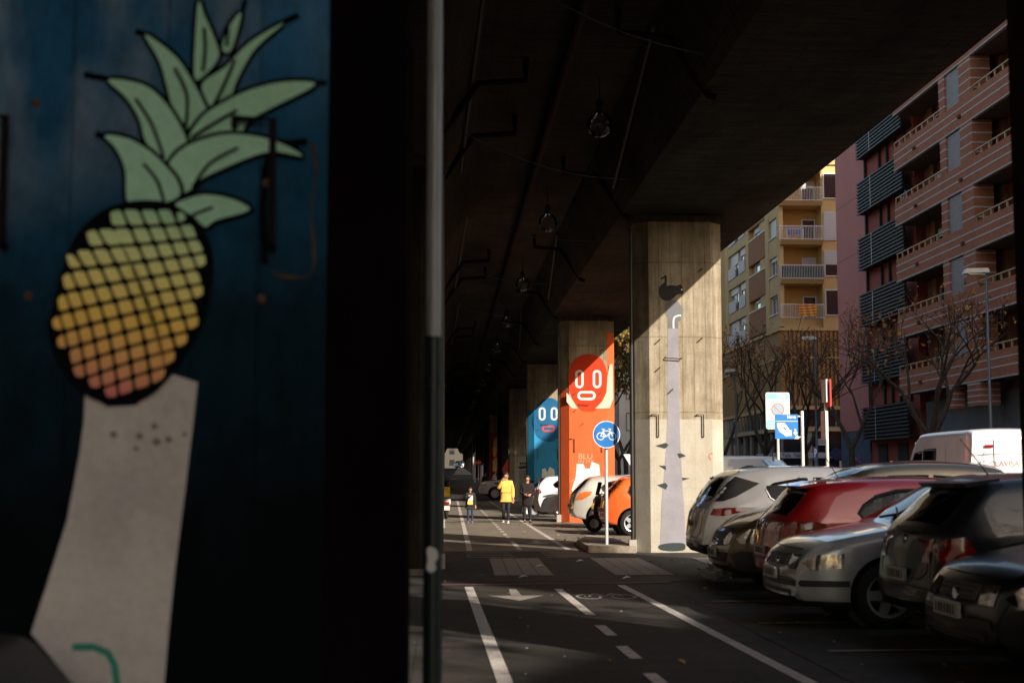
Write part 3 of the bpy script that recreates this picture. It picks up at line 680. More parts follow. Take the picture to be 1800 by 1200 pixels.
def grid_window(parent, X, y0, y1, z0, z1, shut=.0, axis='x', name='window', fm=None, mull=1):
    """window in a wall; axis 'x': wall plane X=const facing -X; 'y': plane Y=const facing -Y (X arg is Y)"""
    fm = fm or M_frame; f = MB(); t = .07; dth = .10
    def bx(m, a0, a1, b0, b1, d0, d1):
        if axis == 'x': m.box(X+d0, X+d1, a0, a1, b0, b1)
        else: m.box(a0, a1, X+d0, X+d1, b0, b1)
    bx(f, y0, y0+t, z0, z1, -.03, dth); bx(f, y1-t, y1, z0, z1, -.03, dth); bx(f, y0+t, y1-t, z0, z0+t, -.03, dth); bx(f, y0+t, y1-t, z1-t, z1, -.03, dth)
    for k in range(mull):
        ym = y0 + (y1-y0)*(k+1)/(mull+1); bx(f, ym-t/2, ym+t/2, z0+t, z1-t, -.02, dth)
    o = f.build(name, fm, parent)
    g = MB(); bx(g, y0+t*.5, y1-t*.5, z0+t*.5, z1-t*.5, .05, .07); g.build('pane', M_glass, o)
    if shut > 0:
        s = MB(); bx(s, y0+.03, y1-.03, z1-(z1-z0)*shut, z1-.01, -.045, -.032); s.build('roller_shutter', M_shut, o)
    return o

# ---- brick apartment block
BX, BY0, BY1 = 23.2, 33.0, 71.6
br = thing('brick_apartment_block', 'brown brick apartment block with white striped parapets and long balconies', 'building', (BX, BY0, 0))
L = BY1 - BY0; zb = [5.67 + 2.9*k for k in range(6)]
m = MB(); m.box(1.6, 14, 0, L-.002, .0, 21.2); m.build('wall', M_brick2, br)
m = MB(); m.box(1.35, 1.59, 0, L, .1, 5.3); m.build('ground_floor_wall', wallpaint('pale_blue_render', (.26, .28, .31), .7, .6), br)
for k, z in enumerate(zb):
    hgt = 1.15 if k < 5 else .95
    m = MB(); m.box(.14, 1.595, 0, L, z+.02, z+.22); m.build('floor_slab', M_slabu, br)
    m = MB(); m.box(0, .138, 0, L, z+.03, z+hgt); m.box(.139, 1.595, L-.14, L, z+.23, z+hgt); pr = m.build('parapet', M_brick, br)
    m = MB()
    for dz in ((0, .42, .78) if k < 5 else (0, .5)):
        if dz == 0: m.box(-.012, .15, -.01, L+.01, z-.03, z+.03)
        else:
            y = L; i = 0; brk = [3.3, 9.5, 15.7, 22, 28]
            segs = [(0, L)]
            if dz == .42 or k == 5: 
                segs = []; a = 0
                for bkk in [L-b for b in reversed(brk)]: segs.append((a, bkk-.2)); a = bkk+.2
                segs.append((a, L))
            for a, b in segs: m.box(-.012, -.001, a, b, z+dz, z+dz+.065)
            if len(segs) > 1:
                dm = MB()
                for bkk in [L-b for b in brk]: dm.box(-.10, -.001, bkk-.13, bkk+.13, z+dz-.04, z+dz+.10)
                dm.each('drain_spout', mat('dark_spout', (.09, .04, .03), .8), pr)
    m.build('white_band', M_white, pr)
    if k < 5:
        zt = z + hgt
        for m0 in range(0, 3):
            ya = L - 15.3*m0
            for (a, b) in ((ya-6.85, ya), (ya-15.3, ya-10.95)):
                a = max(a, 0.1)
                if b <= a: continue
                rr = MB()
                rr.box(.03, .10, a, b, zt+.26, zt+.32)
                n = max(2, int((b-a)/.85))
                for q in range(n+1):
                    yy = a + (b-a)*q/n; rr.box(.035, .095, max(a, yy-.05), min(b, yy+.05), zt, zt+.258)
                rr.build('wooden_rail', M_wood, br)
# vertical bays between floors
for k in range(-1, 5):
    z0 = zb[k] + 1.15 if k >= 0 else 4.2; z1 = zb[k+1] - .03
    if k == -1: z0 = 4.6
    for m0 in range(3):
        ya = L - 15.3*m0
        m = MB(); m.box(.0, .55, ya-7.6, ya-6.85, z0, z1); m.box(.0, .9, ya-10.9, ya-9.45, z0, z1)
        cc = m.each('brick_pier', M_brick, br)
        w = MB(); w2 = MB(); n = 4
        for q in range(n):
            zz = z0 + (z1-z0)*(q+.55)/n
            w.box(-.012, .56, ya-7.612, ya-6.838, zz, zz+.065); w2.box(-.012, .91, ya-10.912, ya-9.438, zz, zz+.065)
        w.build('white_band', M_white, cc[0]); w2.build('white_band', M_white, cc[1])
        if k >= 0:
            s = MB()
            for q in range(15): 
                zz = z0 + .05 + (z1-z0-.1)*q/15
                s.box(.08, .14, ya-9.43, ya-7.62, zz, zz+.085)
            s.box(.15, .2, ya-9.44, ya-7.61, z0, z1)
            s.build('louvre_screen', mat('grey_louvre', (.36, .32, .31), .6, var=.15), br)
            # rear wall features
            grid_window(br, 1.45, ya-8.9, ya-7.3, z0-.15, z1-.55, shut=[0, .35, .95, .7, .15][k % 5], mull=1)
            for (a, b) in ((ya-2.0, ya-1.4), (ya-11.0, ya-9.9), (ya-13.5, ya-12.6)):
                q = MB(); q.box(1.35, 1.598, a, b, z0-1.1, z1); q.build('inner_pier', M_brick2, br)
            grid_window(br, 1.5, ya-3.2, ya-2.15, z0-.9, z1-.5, shut=[.5, 0, .2, .9, 0][k % 5], mull=0)
            lm = MB(); lm.lathe([(.001, 0), (.09, 0), (.11, .05), (.09, .12), (.001, .13)], 10, Matrix.Translation((1.34, ya-1.7, z0+.55)) @ Matrix.Rotation(R(-90), 4, 'Y')); lm.lathe([(.001, 0), (.09, 0), (.11, .05), (.09, .12), (.001, .13)], 10, Matrix.Translation((1.34, ya-10.4, z0+.55)) @ Matrix.Rotation(R(-90), 4, 'Y'))
            lm.each('wall_light', mat('wall_light', (.5,.48,.45), .4), br)
m = MB()
for a, b, h in ((L-3.6, L-2.2, 3.2), (L-10.5, L-8.9, 2.6), (L-15.0, L-12.2, 3.0), (L-22, L-18, 3.0), (L-30, L-26, 3)): m.box(1.33, 1.345, a, b, .15, h)
m.each('doorway', M_glass, br)
# washing on the balcony
m = thing('laundry', 'blue and yellow washing hanging on the fourth floor brick balcony', 'laundry', (BX+.3, 70.6, zb[3]+1.15))
k = MB()
random.seed(3)
for q, (dy, col) in enumerate(((0, 0),)):
    pass
k.add([(0, 0, .0), (0, .55, .02), (.05, .6, .5), (0, .3, .62), (.04, .02, .52)], [(0,1,2,3,4)]); k.build('blue_cloth', mat('blue_cloth', (.03, .12, .45), .8), m)
k = MB(); k.add([(.02, .5, -.05), (.02, .85, -.03), (.06, .8, .38), (.03, .55, .35)], [(0,1,2,3)]); k.build('yellow_cloth', mat('yellow_cloth', (.55, .36, .05), .8), m)

# ---- pink building
PX = 24.2; PY0, PY1 = 71.8, 86.2
pk = thing('pink_rendered_block', 'pink rendered block with stacked dark louvred balconies', 'building', (PX, PY0, 0))
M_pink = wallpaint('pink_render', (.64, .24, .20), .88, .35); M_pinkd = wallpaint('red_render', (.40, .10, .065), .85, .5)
m = MB(); m.box(0, 24, 8.45, PY1-PY0, 4.2, 33); 
for z in (7.2, 10.5, 13.9, 17.2, 20.5): pass
m.build('wall', M_pink, pk)
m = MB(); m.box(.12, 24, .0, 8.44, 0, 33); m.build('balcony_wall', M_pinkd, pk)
m = MB(); m.box(.02, 15, 8.45, PY1-PY0-.01, 0, 4.19); m.build('tiled_base', wallpaint('blue_grey_tiles', (.10, .16, .22), .5, 2.5), pk)
m = MB()
for z in (8.0, 11.3, 14.6, 17.9, 21.2): m.box(-.004, -.001, 8.5, PY1-PY0, z, z+.03)
m.build('wall_joint', mat('pink_joint', (.25, .09, .09), .8), pk)
M_louv = mat('dark_blue_louvre', (.020, .027, .040), .6, metal=.0, var=.2); M_void = mat('dark_void', (.012, .012, .014), .8, var=0)
for k in range(7):
    zt = 5.42 + 3.24*k; zl = zt - 1.9
    box = MB()
    for q in range(10):
        zz = zl + 1.95*q/10; box.box(-.50, -.42, .15, 8.3, zz, zz+.085)
    o = box.build('louvre_screen', M_louv, pk)
    v = MB(); v.box(-.41, .11, .2, 8.25, zl+.02, zl+.16); v.box(-.41, -.36, .2, 8.25, zl+.17, zt-.02); v.box(-.35, .11, 8.05, 8.25, zl+.17, zt); v.build('balcony_floor', M_void, o)
    st = MB()
    for yy in (5.6,): st.box(-.515, -.502, yy, yy+.05, zl, zt-.1)
    st.build('bright_strip', mat('glint_strip', (.5, .55, .6), .3, var=.6, scale=30), o)
    mu = MB()
    for yy in (8.2, 5.5, 4.1, 2.7, 1.1): mu.box(-.02, .115, yy, yy+.16, zt, zt+1.36)
    mu.each('mullion', M_void, pk)
m = MB()
for yy in (2, 5.5): m.box(.05, .118, yy, yy+1.6, .1, 3.3)
m.each('doorway', M_void, pk)
# graffiti on the base
m = MB(); random.seed(8)
for q in range(10):
    pts = [(0.015, 10 + random.uniform(0, 2.6), 1.0 + random.uniform(0, 1.8)) for _ in range(3)]; m.tube(pts, .05, 4)
m.build('graffiti', mat('graffiti_paint', (.05, .12, .35), .7, var=.9, scale=1.2, col2=(.4, .08, .05)), pk)

# ---- yellow corner building
YX, YY = 24.2, 101.3
yb = thing('ochre_corner_block', 'ochre apartment block on the street corner with white balconies and striped flag', 'building', (YX, YY, 0))
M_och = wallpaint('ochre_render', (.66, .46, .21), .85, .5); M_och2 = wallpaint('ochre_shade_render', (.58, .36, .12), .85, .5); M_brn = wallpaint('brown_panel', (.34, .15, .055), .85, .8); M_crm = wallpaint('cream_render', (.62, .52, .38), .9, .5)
M_corr = NT('corrugated_brown'); xyz = M_corr.sep(); d = M_corr.math('FRACT', M_corr.math('DIVIDE', xyz[0], .30))
c = M_corr.ramp(d, [(.0, (.06, .03, .012)), (.18, (.46, .27, .09)), (.6, (.38, .21, .07)), (.85, (.08, .04, .015))])
c = M_corr.mix(.6, c, M_corr.ramp(M_corr.noise(1.2, (3, 3, .5)), [(.35, (.5, .42, .35)), (.6, (1, 1, 1))]), 'MULTIPLY')
M_corr.link(c, M_corr.b.inputs['Base Color']); M_corr = M_corr.m
D2 = 18.9
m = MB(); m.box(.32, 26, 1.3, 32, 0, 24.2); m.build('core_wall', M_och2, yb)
m = MB(); m.box(.9, 26, 2.0, 31, 24.2, 27.2); m.build('penthouse', M_crm, yb)
fl = [12.35 + 2.86*k for k in range(5)]
# side facade piers
m = MB()
for a, b in ((0, .75), (3.4, 4.55), (10.4, 11.6), (18.8, 20.0), (26, 32)): m.box(0, .318, a, b, 12.3, 24.2)
m.each('side_pier', M_och, yb)
for k, z in enumerate(fl[:4]):
    m = MB(); m.box(.04, .317, .76, 3.39, z-.45, z+.95); m.build('spandrel', M_och, yb)
    s = MB(); s.box(-.05, .1, .76, 3.39, z+.952, z+1.02); s.build('sill', M_frame, yb)
    grid_window(yb, .20, 1.0, 3.2, z+1.03, z+2.38, shut=[0, .2, .9, .4][k], mull=1)
    m = MB(); m.box(-.015, .317, 4.56, 10.39, z+.05, z+2.0); m.build('brown_panel', M_brn, yb)
    s = MB(); s.box(-.05, .2, 4.56, 10.39, z+2.002, z+2.07); s.build('sill', M_frame, yb)
    m = MB(); m.box(.06, .317, 4.56, 6.6, z+2.08, z+2.9); m.build('spandrel', M_och, yb)
    grid_window(yb, .26, 7.2, 9.0, z+2.08, z+2.86, shut=[.3, 0, .5, 0][k], mull=0)
    # balcony bay
    m = MB(); m.box(.04, .317, 11.61, 18.79, z-.75, z+.0); m.build('spandrel', M_och, yb)
    for a, b in ((11.9, 14.2), (15.6, 18.5)):
        r = MB(); r.box(-.02, .02, a, b, z+.02, z+1.0); r.build('balcony_panel', mat('white_panel', (.55, .53, .53), .6, var=.3), yb)
    grid_window(yb, .25, 11.9, 14.4, z+.15, z+2.1, shut=.3, mull=1); grid_window(yb, .25, 15.4, 18.6, z+.15, z+2.15, shut=[.8, .3, .5, .2][k], mull=2)
m = MB()
for z, h in ((12.0, .22),): m.box(-.12, 26, -.12, 32, z, z+h)
m.box(-.06, 26, -.06, 32, 10.0, 10.1); m.box(-.2, 26, -.2, 32, 6.3, 6.55); m.box(-.10, 26, -.10, 32, 4.75, 4.98)
m.build('ledge', M_och, yb)
m = MB(); m.box(0, .318, .0, 32, 6.56, 9.99); m.box(0, .318, 0, 32, 10.11, 11.99); m.build('brown_side_wall', wallpaint('brown_render', (.40, .22, .07), .8, .6), yb)
m = MB(); m.box(.33, 26, .0, 1.29, 6.56, 9.99); m.box(.33, 26, 0, 1.29, 10.11, 11.99); m.build('slatted_wall', M_corr, yb)
# upper front: bay to the right of the balconies
m = MB(); m.box(3.15, 26, .0, 1.29, 12.23, 24.2); m.box(.33, 3.14, .3, 1.29, 12.23, 12.9); m.build('front_wall', M_och, yb)
for k, z in enumerate(fl[:4]):
    grid_window(yb, -.06, 3.3, 5.6, z+.75 if k != 2 else z+.55, z+2.65, shut=[0, .55, .97, 0][k], axis='y', mull=1)
    grid_window(yb, -.06, 6.4, 8.6, z+.75, z+2.65, shut=.4, axis='y', mull=1)
    grid_window(yb, 1.24, 2.0, 3.0, z+.45, z+2.3, shut=[0, .95, .0, .3][k], axis='y', mull=0)
    if k >= 1:
        s = MB(); s.prism([(-.55, z+.5), (1.28, z+.5), (1.28, z+.18), (-.3, z+.18)], 'x', .02, 3.14); s.build('balcony_slab', M_och, yb)
    r = MB(); zz = z + .5
    for yy in (-.5,):
        r.box(.02, 3.14, -.52, -.48, zz+.98, zz+1.03); r.box(.02, 3.14, -.52, -.48, zz+.03, zz+.07)
        for q in range(27): r.box(.03+q*.119, .05+q*.119, -.51, -.49, zz+.07, zz+.98)
    r.box(.0, .03, -.5, .9, zz+.98, zz+1.03)
    for q in range(8): r.box(.005, .025, -.45+q*.17, -.43+q*.17, zz+.07, zz+.98)
    r.build('balcony_railing', M_frame, yb)
    if k == 1:
        g = MB(); g.box(.06, 3.1, -.475, -.465, zz+.08, zz+.95); g.build('green_screen', mat('green_screen', (.015, .04, .03), .8, var=.4, scale=6), yb)
# top terrace
s = MB(); s.box(-.05, 26, -.15, 1.29, 24.2, 24.5); s.build('roof_slab', M_och, yb)
r = MB()
for q in range(40): r.box(-.0+q*.14, .02+q*.14, -.1, -.08, 24.5, 25.5)
r.box(-.02, 5.6, -.11, -.07, 25.5, 25.55); r.build('balcony_railing', M_frame, yb)
for a in (2.4, 3.9, 5.4): grid_window(yb, 1.9, a, a+1.3, 24.6, 27.0, axis='y', mull=0)
# awning
m = MB(); z = fl[3] + 2.95
m.add([(.35, 1.2, z+.3), (3.1, 1.2, z+.3), (3.1, -.5, z-.1), (.35, -.5, z-.1), (.35, -.5, z-.4), (3.1, -.5, z-.4)], [(0,1,2,3), (3,2,5,4)])
ta = NT('striped_awning'); xyz = ta.sep(); c = ta.ramp(ta.math('FRACT', ta.math('DIVIDE', xyz[0], .26)), [(.0, (.45, .12, .04)), (.5, (.45, .12, .04)), (.52, (.6, .45, .3)), (1, (.6, .45, .3))]); ta.link(c, ta.b.inputs['Base Color']); m.build('striped_awning', ta.m, yb)
m = MB(); m.box(.35, 1.3, 1.0, 1.28, z-.75, z-.2); m.build('air_conditioner', M_frame, yb)
# flag
m = MB(); nx = 16; zz = fl[0] + .5
vs = []
for i in range(nx+1):
    for j in range(7): vs.append((1.25+1.3*i/nx, -.56+.03*math.sin(i*1.1+j*.4), zz+.15+.86*j/6 + .03*math.sin(i*.8)))
m.add(vs, [(i*7+j, (i+1)*7+j, (i+1)*7+j+1, i*7+j+1) for i in range(nx) for j in range(6)])
ta = NT('flag_stripes'); xyz = ta.sep(); c = ta.ramp(ta.math('FRACT', ta.math('DIVIDE', ta.math('SUBTRACT', xyz[2], ta.math('MULTIPLY', xyz[0], .05)), .2)), [(.0, (.5, .05, .03)), (.45, (.5, .05, .03)), (.5, (.75, .45, .05)), (1, (.75, .45, .05))]); ta.link(c, ta.b.inputs['Base Color'])
fg = thing('striped_flag', 'red and yellow striped flag draped over the lowest white railing', 'flag', (YX, YY, 0)); m.build('cloth', ta.m, fg)
m = MB(); m.tube([(1.2, -.54, zz+1.0), (2.6, -.54, zz+1.0)], .015, 6); m.build('flag_cord', M_frame, fg)
# laundry rack on second balcony from the top
lr = thing('drying_rack', 'drying rack with blue and white washing on the balcony under the awning', 'drying rack', (YX, YY, fl[2]+.5))
m = MB(); m.box(.6, 1.9, .2, .24, .9, .93); m.box(.62, .65, .2, .24, 0, .9); m.box(1.85, 1.88, .2, .24, 0, .9); m.build('frame', M_frame, lr)
m = MB(); m.box(.66, 1.0, .18, .2, .45, .9); m.box(1.2, 1.7, .18, .2, .5, .9); m.build('blue_towel', mat('blue_towel', (.06, .14, .4), .9), lr)
m = MB(); m.box(1.02, 1.18, .18, .2, .3, .9); m.build('red_towel', mat('red_towel', (.35, .1, .08), .9), lr)
# lower glazing and shop
m = MB(); m.box(.02, .3, 0, 32, 4.99, 6.29); m.box(.31, 26, .02, 1.29, 4.99, 6.29); m.box(.1, .3, 0, 32, .0, 4.74); m.box(.31, 26, .1, 1.29, 0, 4.74); m.build('shop_glazing', M_glass, yb)
m = MB()
for q in range(26): m.box(-.01, .015, 1.0+q*1.2, 1.06+q*1.2, 5.0, 6.29)
for q in range(20): m.box(.3+q*1.2, .36+q*1.2, -.01, .015, 5.0, 6.29)
m.box(-.03, .0, 0, 32, 5.0, 5.08); m.box(0, 26, -.03, -.0, 5.0, 5.08)
m.build('mullion', mat('grey_mullion', (.35, .35, .36), .5), yb)
m = MB()
for yy in (.2, 3.4, 5.2, 7.6, 10.5, 13, 15.5, 18.5): m.box(-.02, .095, yy, yy+.35, .0, 4.7)
for xx in (1.8, 4.3, 6.9): m.box(xx, xx+.35, -.02, .095, 0, 4.7)
m.each('shop_pier', mat('stone_pier', (.35, .30, .25), .8, var=.3), yb)
ss = thing('shop_sign', 'long pale shop sign band wrapping the ochre corner block', 'sign', (YX-.35, YY-.35, 0))
M_sgn = mat('pale_sign', (.42, .47, .55), .5, var=.15)
m = MB(); m.box(0, .12, 0, 7.4, 2.82, 3.22); m.box(.121, 8, 0, .12, 2.82, 3.22); m.build('board', M_sgn, ss)
M_ink = mat('navy_ink', (.015, .035, .08), .6, var=0)
for yy in (6.2, 3.3): text_mesh('Tails', .34, 'lettering', M_ink, ss, (-.006, yy, 3.0), (R(90), 0, R(-90)), True, sx=4.4)
for xx in (.55, 1.35): text_mesh('Tails', .34, 'lettering', M_ink, ss, (xx, -.006, 3.0), (R(90), 0, 0), True)
text_mesh('M    LM', .42, 'lettering', M_ink, ss, (4.3, -.006, 3.0), (R(90), 0, 0), True)
m = MB(); m.lathe([(.001, 0), (.42, 0), (.42, .06), (.001, .06)], 24, Matrix.Translation((4.15, -.02, 3.12)) @ Matrix.Rotation(R(90), 4, 'X')); m.build('round_logo', mat('navy_logo', (.01, .02, .09), .5), ss)
for i, (xx, zz) in enumerate(((2.45, 3.75), (4.1, 2.2))):
    nt_ = thing('notice_board', ['small white notice above the shop sign on the ochre block', 'white notice in the shop window below the sign band'][i], 'notice', (YX, YY, 0))
    m = MB(); m.box(xx, xx+.75, -.06, -.02, zz, zz+.45); m.build('panel', M_frame, nt_)
    m = MB(); [m.box(xx+.1, xx+.65, -.064, -.061, zz+.1+q*.13, zz+.16+q*.13) for q in range(3)]; m.build('printed_line', mat('grey_ink', (.1,.1,.1), .7), nt_)

# ---- pale block seen through the gap between pillars
cb = thing('cream_far_block', 'sunlit cream block with dark square windows seen between the pillars', 'building', (17.9, 150, 0))
m = MB(); m.box(0.5, 16, 0, 14, 0, 30); m.build('wall', wallpaint('pale_cream', (.70, .62, .54), .9, .4), cb)
m = MB(); m.box(-.0, .49, .1, 14, 0, 30); m.build('grey_corner', mat('grey_corner', (.25, .24, .26), .8), cb)
for k in range(8):
    for xx in (1.25, 4.3, 7.5, 10.5): 
        grid_window(cb, -.03, xx, xx+1.3, 3+3.3*k, 4.9+3.3*k, axis='y', mull=1, fm=mat('brown_frame', (.10, .07, .05), .6))
# ---- further blocks: street side ahead, left side, behind
def block(name, label, x0, x1, y0, y1, h, m1, wx=None, face='x-', st=3.1, sp=3.4):
    t = thing(name, label, 'building', (x0, y0, 0)); m = MB(); m.box(0, x1-x0, 0, y1-y0, 0, h); m.build('wall', m1, t)
    w = MB(); n = int((h-4)/st)
    if face in ('x+', 'x-'):
        X = x1-x0 if face == 'x+' else 0; s = .03
        for k in range(n):
            y = 2
            while y < y1-y0-2: w.box(X-s, X+s, y, y+1.4, 4.3+st*k, 5.9+st*k); y += sp
    else:
        k = 0
        for k in range(n):
            x = 2
            while x < x1-x0-2: w.box(x, x+1.4, -.03, .03, 4.3+st*k, 5.9+st*k); x += sp
    w.build('window', M_glass, t)
    m = MB(); m.box(-.2, x1-x0+.2, -.2, y1-y0+.2, h+.002, h+.3); m.build('cornice', M_white, t); return t
M_sand = wallpaint('sand_render', (.50, .40, .30), .85, .4)
block('darkened_left_block', 'long block beyond the left pillars, darkened to cut bounced light', -36, -15, -60, 78, 27, wallpaint('darkened_left_render', (.10, .08, .06), .85, .4), face='x+')  # left blocks raised, moved in and darkened to hold back sky light
block('brown_left_block', 'brown block further along the left street', -36, -15, 80, 240, 27, wallpaint('umber_render', (.10, .07, .05), .8, .4), face='x+')
block('grey_end_block', 'dim grey block closing the far end of the viaduct', -45, 60, 390, 405, 16, mat('dim_render', (.07, .06, .045), .8, var=.3), face='y')
block('far_street_block', 'distant beige block along the right street', 26, 40, 222, 330, 19, M_sand)
# added unseen block behind the camera: roofline and tower cut to shape the sunlight
sb = thing('unseen_sun_blocker', 'unseen block added out of frame right, roofline notched to shape the sunlight', 'building', (24.2, 0, 0))
m = MB(); m.prism([(-15.1, 0), (-15.1, 20.3), (-15.3, 20.3), (-24.3, 22.75), (-28, 23.7), (-75, 23.7), (-75, 0)], 'x', 0, 14); M_dks = wallpaint('blocker_render', (.13, .11, .09), .8, .4); m.build('wall', M_dks, sb)  # render darkened to weaken its reflection in the cars
m = MB(); m.prism([(.001, -2.2), (.001, -15.0), (11, -15-16.5), (11, -2.2-16.5)], 'z', 0, 28); m.build('sun_blocker_tower', M_dks, sb)
# ------------------------------------------------------------------ cars
M_tyre = mat('tyre_rubber', (.012, .012, .012), .85, var=.2)
M_alloy = mat('alloy', (.55, .56, .58), .3, metal=.6, var=.1)
M_plas = mat('black_plastic', (.012, .012, .013), .5, var=.2)
M_cg = glass_mat('car_glass', (.40, .50, .48), .22)
M_cgd = glass_mat('dark_car_glass', (.07, .09, .09), .22)
M_int = mat('dark_interior', (.02, .02, .022), .8, var=.2)
M_red = MATS.get('tail_red') or mat('tail_red', (.35, .008, .006), .12, coat=1, var=.35, scale=22, col2=(.10, .004, .004))
M_org = mat('tail_amber', (.55, .13, .02), .15, coat=1, var=.3, scale=20)
M_clear = mat('headlamp_clear', (.55, .52, .48), .08, metal=.75, coat=1, var=.7, scale=14, col2=(.06, .05, .045))
M_plate = mat('number_plate', (.52, .50, .46), .5, var=.2)
M_chrome = mat('chrome', (.65, .65, .66), .12, metal=1, var=0)
def car_paint(name, col, metal=.0, rough=.28):
    return mat(name, col, rough, metal=metal, coat=1.0, var=.10, scale=2, spec=.5)
def lerp(a, b, t): return a+(b-a)*t
def pl(pts, x):
    if x <= pts[0][0]: return pts[0][1]
    for (a, ya), (b, yb) in zip(pts, pts[1:]):
        if x <= b: return ya + (yb-ya)*(x-a)/(b-a+1e-9)
    return pts[-1][1]
def sm(pts, n=4):
    o = spline(pts, n, False); r = [o[0]]
    for p in o[1:]:
        if p[0] > r[-1][0]+1e-4: r.append(p)
    return r

def make_car(name, label, cat, S, loc, rz, group, scale=1.06):
    t = thing(name, label, cat, loc, rz, group); t.scale = (scale,)*3
    L, W = S['L'], S['W']; top = sm(S['top']); bot = S['bot']; belt = S['belt']; Hr = max(z for _, z in top)
    wr = S.get('wr', .325); WX = S['wheels']
    xs = sorted(set([round(p[0], 3) for p in top] + [round(L*i/64, 3) for i in range(65)] + [.01, .025, .05, .09, .14, L-.01, L-.025, L-.05, L-.09, L-.14] + [round(v, 3) for g in S['glass'] for v in g[:2]]))
    xs = [x for x in xs if 0 <= x <= L]; q = [xs[0]]
    keyx = set(round(v, 3) for g in S['glass'] for v in g[:2])
    for x in xs[1:]:
        if x - q[-1] > .012: q.append(x)
        elif x in keyx: q[-1] = x
    xs = q
    er = S.get('endr', .55); ek = S.get('endk', .17); tum = S.get('tumble', .25)
    def hy(x, z, edge=True):
        b = pl(belt, x); e = min(x, L-x); p = 1 - ek*max(0, (er-e)/er)**2.3
        if z < b: h = 1 - .06*max(0, (b*.62-z)/b)**1.5 - .025*max(0, (z-b*.72)/b)
        else: h = 1 - .007 - tum*max(0, (z-b)/(Hr-b))**1.15
        y = W/2*p*h
        y -= .012*math.exp(-((z-b*.80)/.02)**2)*0
        if edge:
            zt, zbm = pl(top, x), pl(bot, x); r = min(.11, (zt-zbm)*.3); d = zt - z
            if d < r: y -= r*.9*(1-math.sqrt(max(0, 1-(1-d/r)**2)))
            d = z - zbm
            if d < .08: y -= .05*(1-math.sqrt(max(0, 1-(1-d/.08)**2)))
        return y
    V = [.0, .012, .03, .06] + [.06 + (.86-.06)*i/19 for i in range(1, 20)] + [.90, .93, .955, .975, .99, 1.0]
    nr = len(V); nc = len(xs)
    P3 = {}
    verts = []; idx = {}
    for s in (-1, 1):
        for i, x in enumerate(xs):
            zt, zbm = pl(top, x), pl(bot, x)
            for j, v in enumerate(V):
                z = zbm + (zt-zbm)*v; idx[(s, i, j)] = len(verts); verts.append([x, s*hy(x, z), z])
    faces = [(idx[(s, i, j)], idx[(s, i+1, j)], idx[(s, i+1, j+1)], idx[(s, i, j+1)]) for s in (-1, 1) for i in range(nc-1) for j in range(nr-1)]
    nside = len(faces)
    # perimeter band
    loop = [(i, nr-1) for i in range(nc)] + [(nc-1, j) for j in range(nr-2, -1, -1)] + [(i, 0) for i in range(nc-2, -1, -1)] + [(0, j) for j in range(1, nr-1)]
    NL = len(loop); T = [-1, -.96, -.88, -.7, -.45, -.15, .15, .45, .7, .88, .96, 1]; bidx = {}
    pts2 = [(verts[idx[(1, i, j)]][0], verts[idx[(1, i, j)]][2]) for i, j in loop]
    for k, (i, j) in enumerate(loop):
        a = pts2[k-1]; b = pts2[(k+1) % NL]; dx, dz = b[0]-a[0], b[1]-a[1]; l = math.hypot(dx, dz) or 1; nx, nz = -dz/l, dx/l
        yw = abs(verts[idx[(1, i, j)]][1]); up = j == nr-1 and 0 < i < nc-1; dn = j == 0
        cr = 0 if dn else (.035 if up else .07)
        for m_, tt in enumerate(T):
            if m_ == 0: bidx[(k, m_)] = idx[(-1, i, j)]
            elif m_ == len(T)-1: bidx[(k, m_)] = idx[(1, i, j)]
            else:
                c = cr*(1-tt*tt); bidx[(k, m_)] = len(verts); verts.append([pts2[k][0]+nx*c, yw*tt, pts2[k][1]+nz*c])
    bfaces = {}
    for k in range(NL):
        for m_ in range(len(T)-1):
            bfaces[len(faces)] = (k, m_); k2 = (k+1) % NL
            faces.append((bidx[(k, m_)], bidx[(k, m_+1)], bidx[(k2, m_+1)], bidx[(k2, m_)]))
    bvh = BVHTree.FromPolygons([tuple(v) for v in verts], faces)
    # cut holes: side windows + wheel arches
    holes = [list(h) for h in S['windows']]
    arch = []
    for wx in WX: arch.append([(wx + (wr+.065)*math.cos(2*math.pi*k/28), wr + (wr+.065)*math.sin(2*math.pi*k/28)) for k in range(28)])
    nv = nc*nr*2
    for poly in holes + arch:
        x0 = min(p[0] for p in poly)-.1; x1 = max(p[0] for p in poly)+.1
        for i, x in enumerate(xs):
            if not x0 < x < x1: continue
            for j in range(2, nr-2):
                vz = verts[idx[(1, i, j)]]; best = None
                for a, b in zip(poly, poly[1:]+poly[:1]):
                    dx, dz = b[0]-a[0], b[1]-a[1]; l2 = dx*dx+dz*dz
                    u = max(0, min(1, ((vz[0]-a[0])*dx+(vz[2]-a[1])*dz)/(l2+1e-12))); cx, cz = a[0]+u*dx, a[1]+u*dz
                    d = math.hypot(cx-vz[0], cz-vz[2])
                    if best is None or d < best[0]: best = (d, cx, cz)
                if best[0] < .030:
                    y = hy(best[1], best[2])
                    for s in (-1, 1): verts[idx[(s, i, j)]] = [best[1], s*y, best[2]]
    keep = []; glassf = []; win = [False]*len(faces)
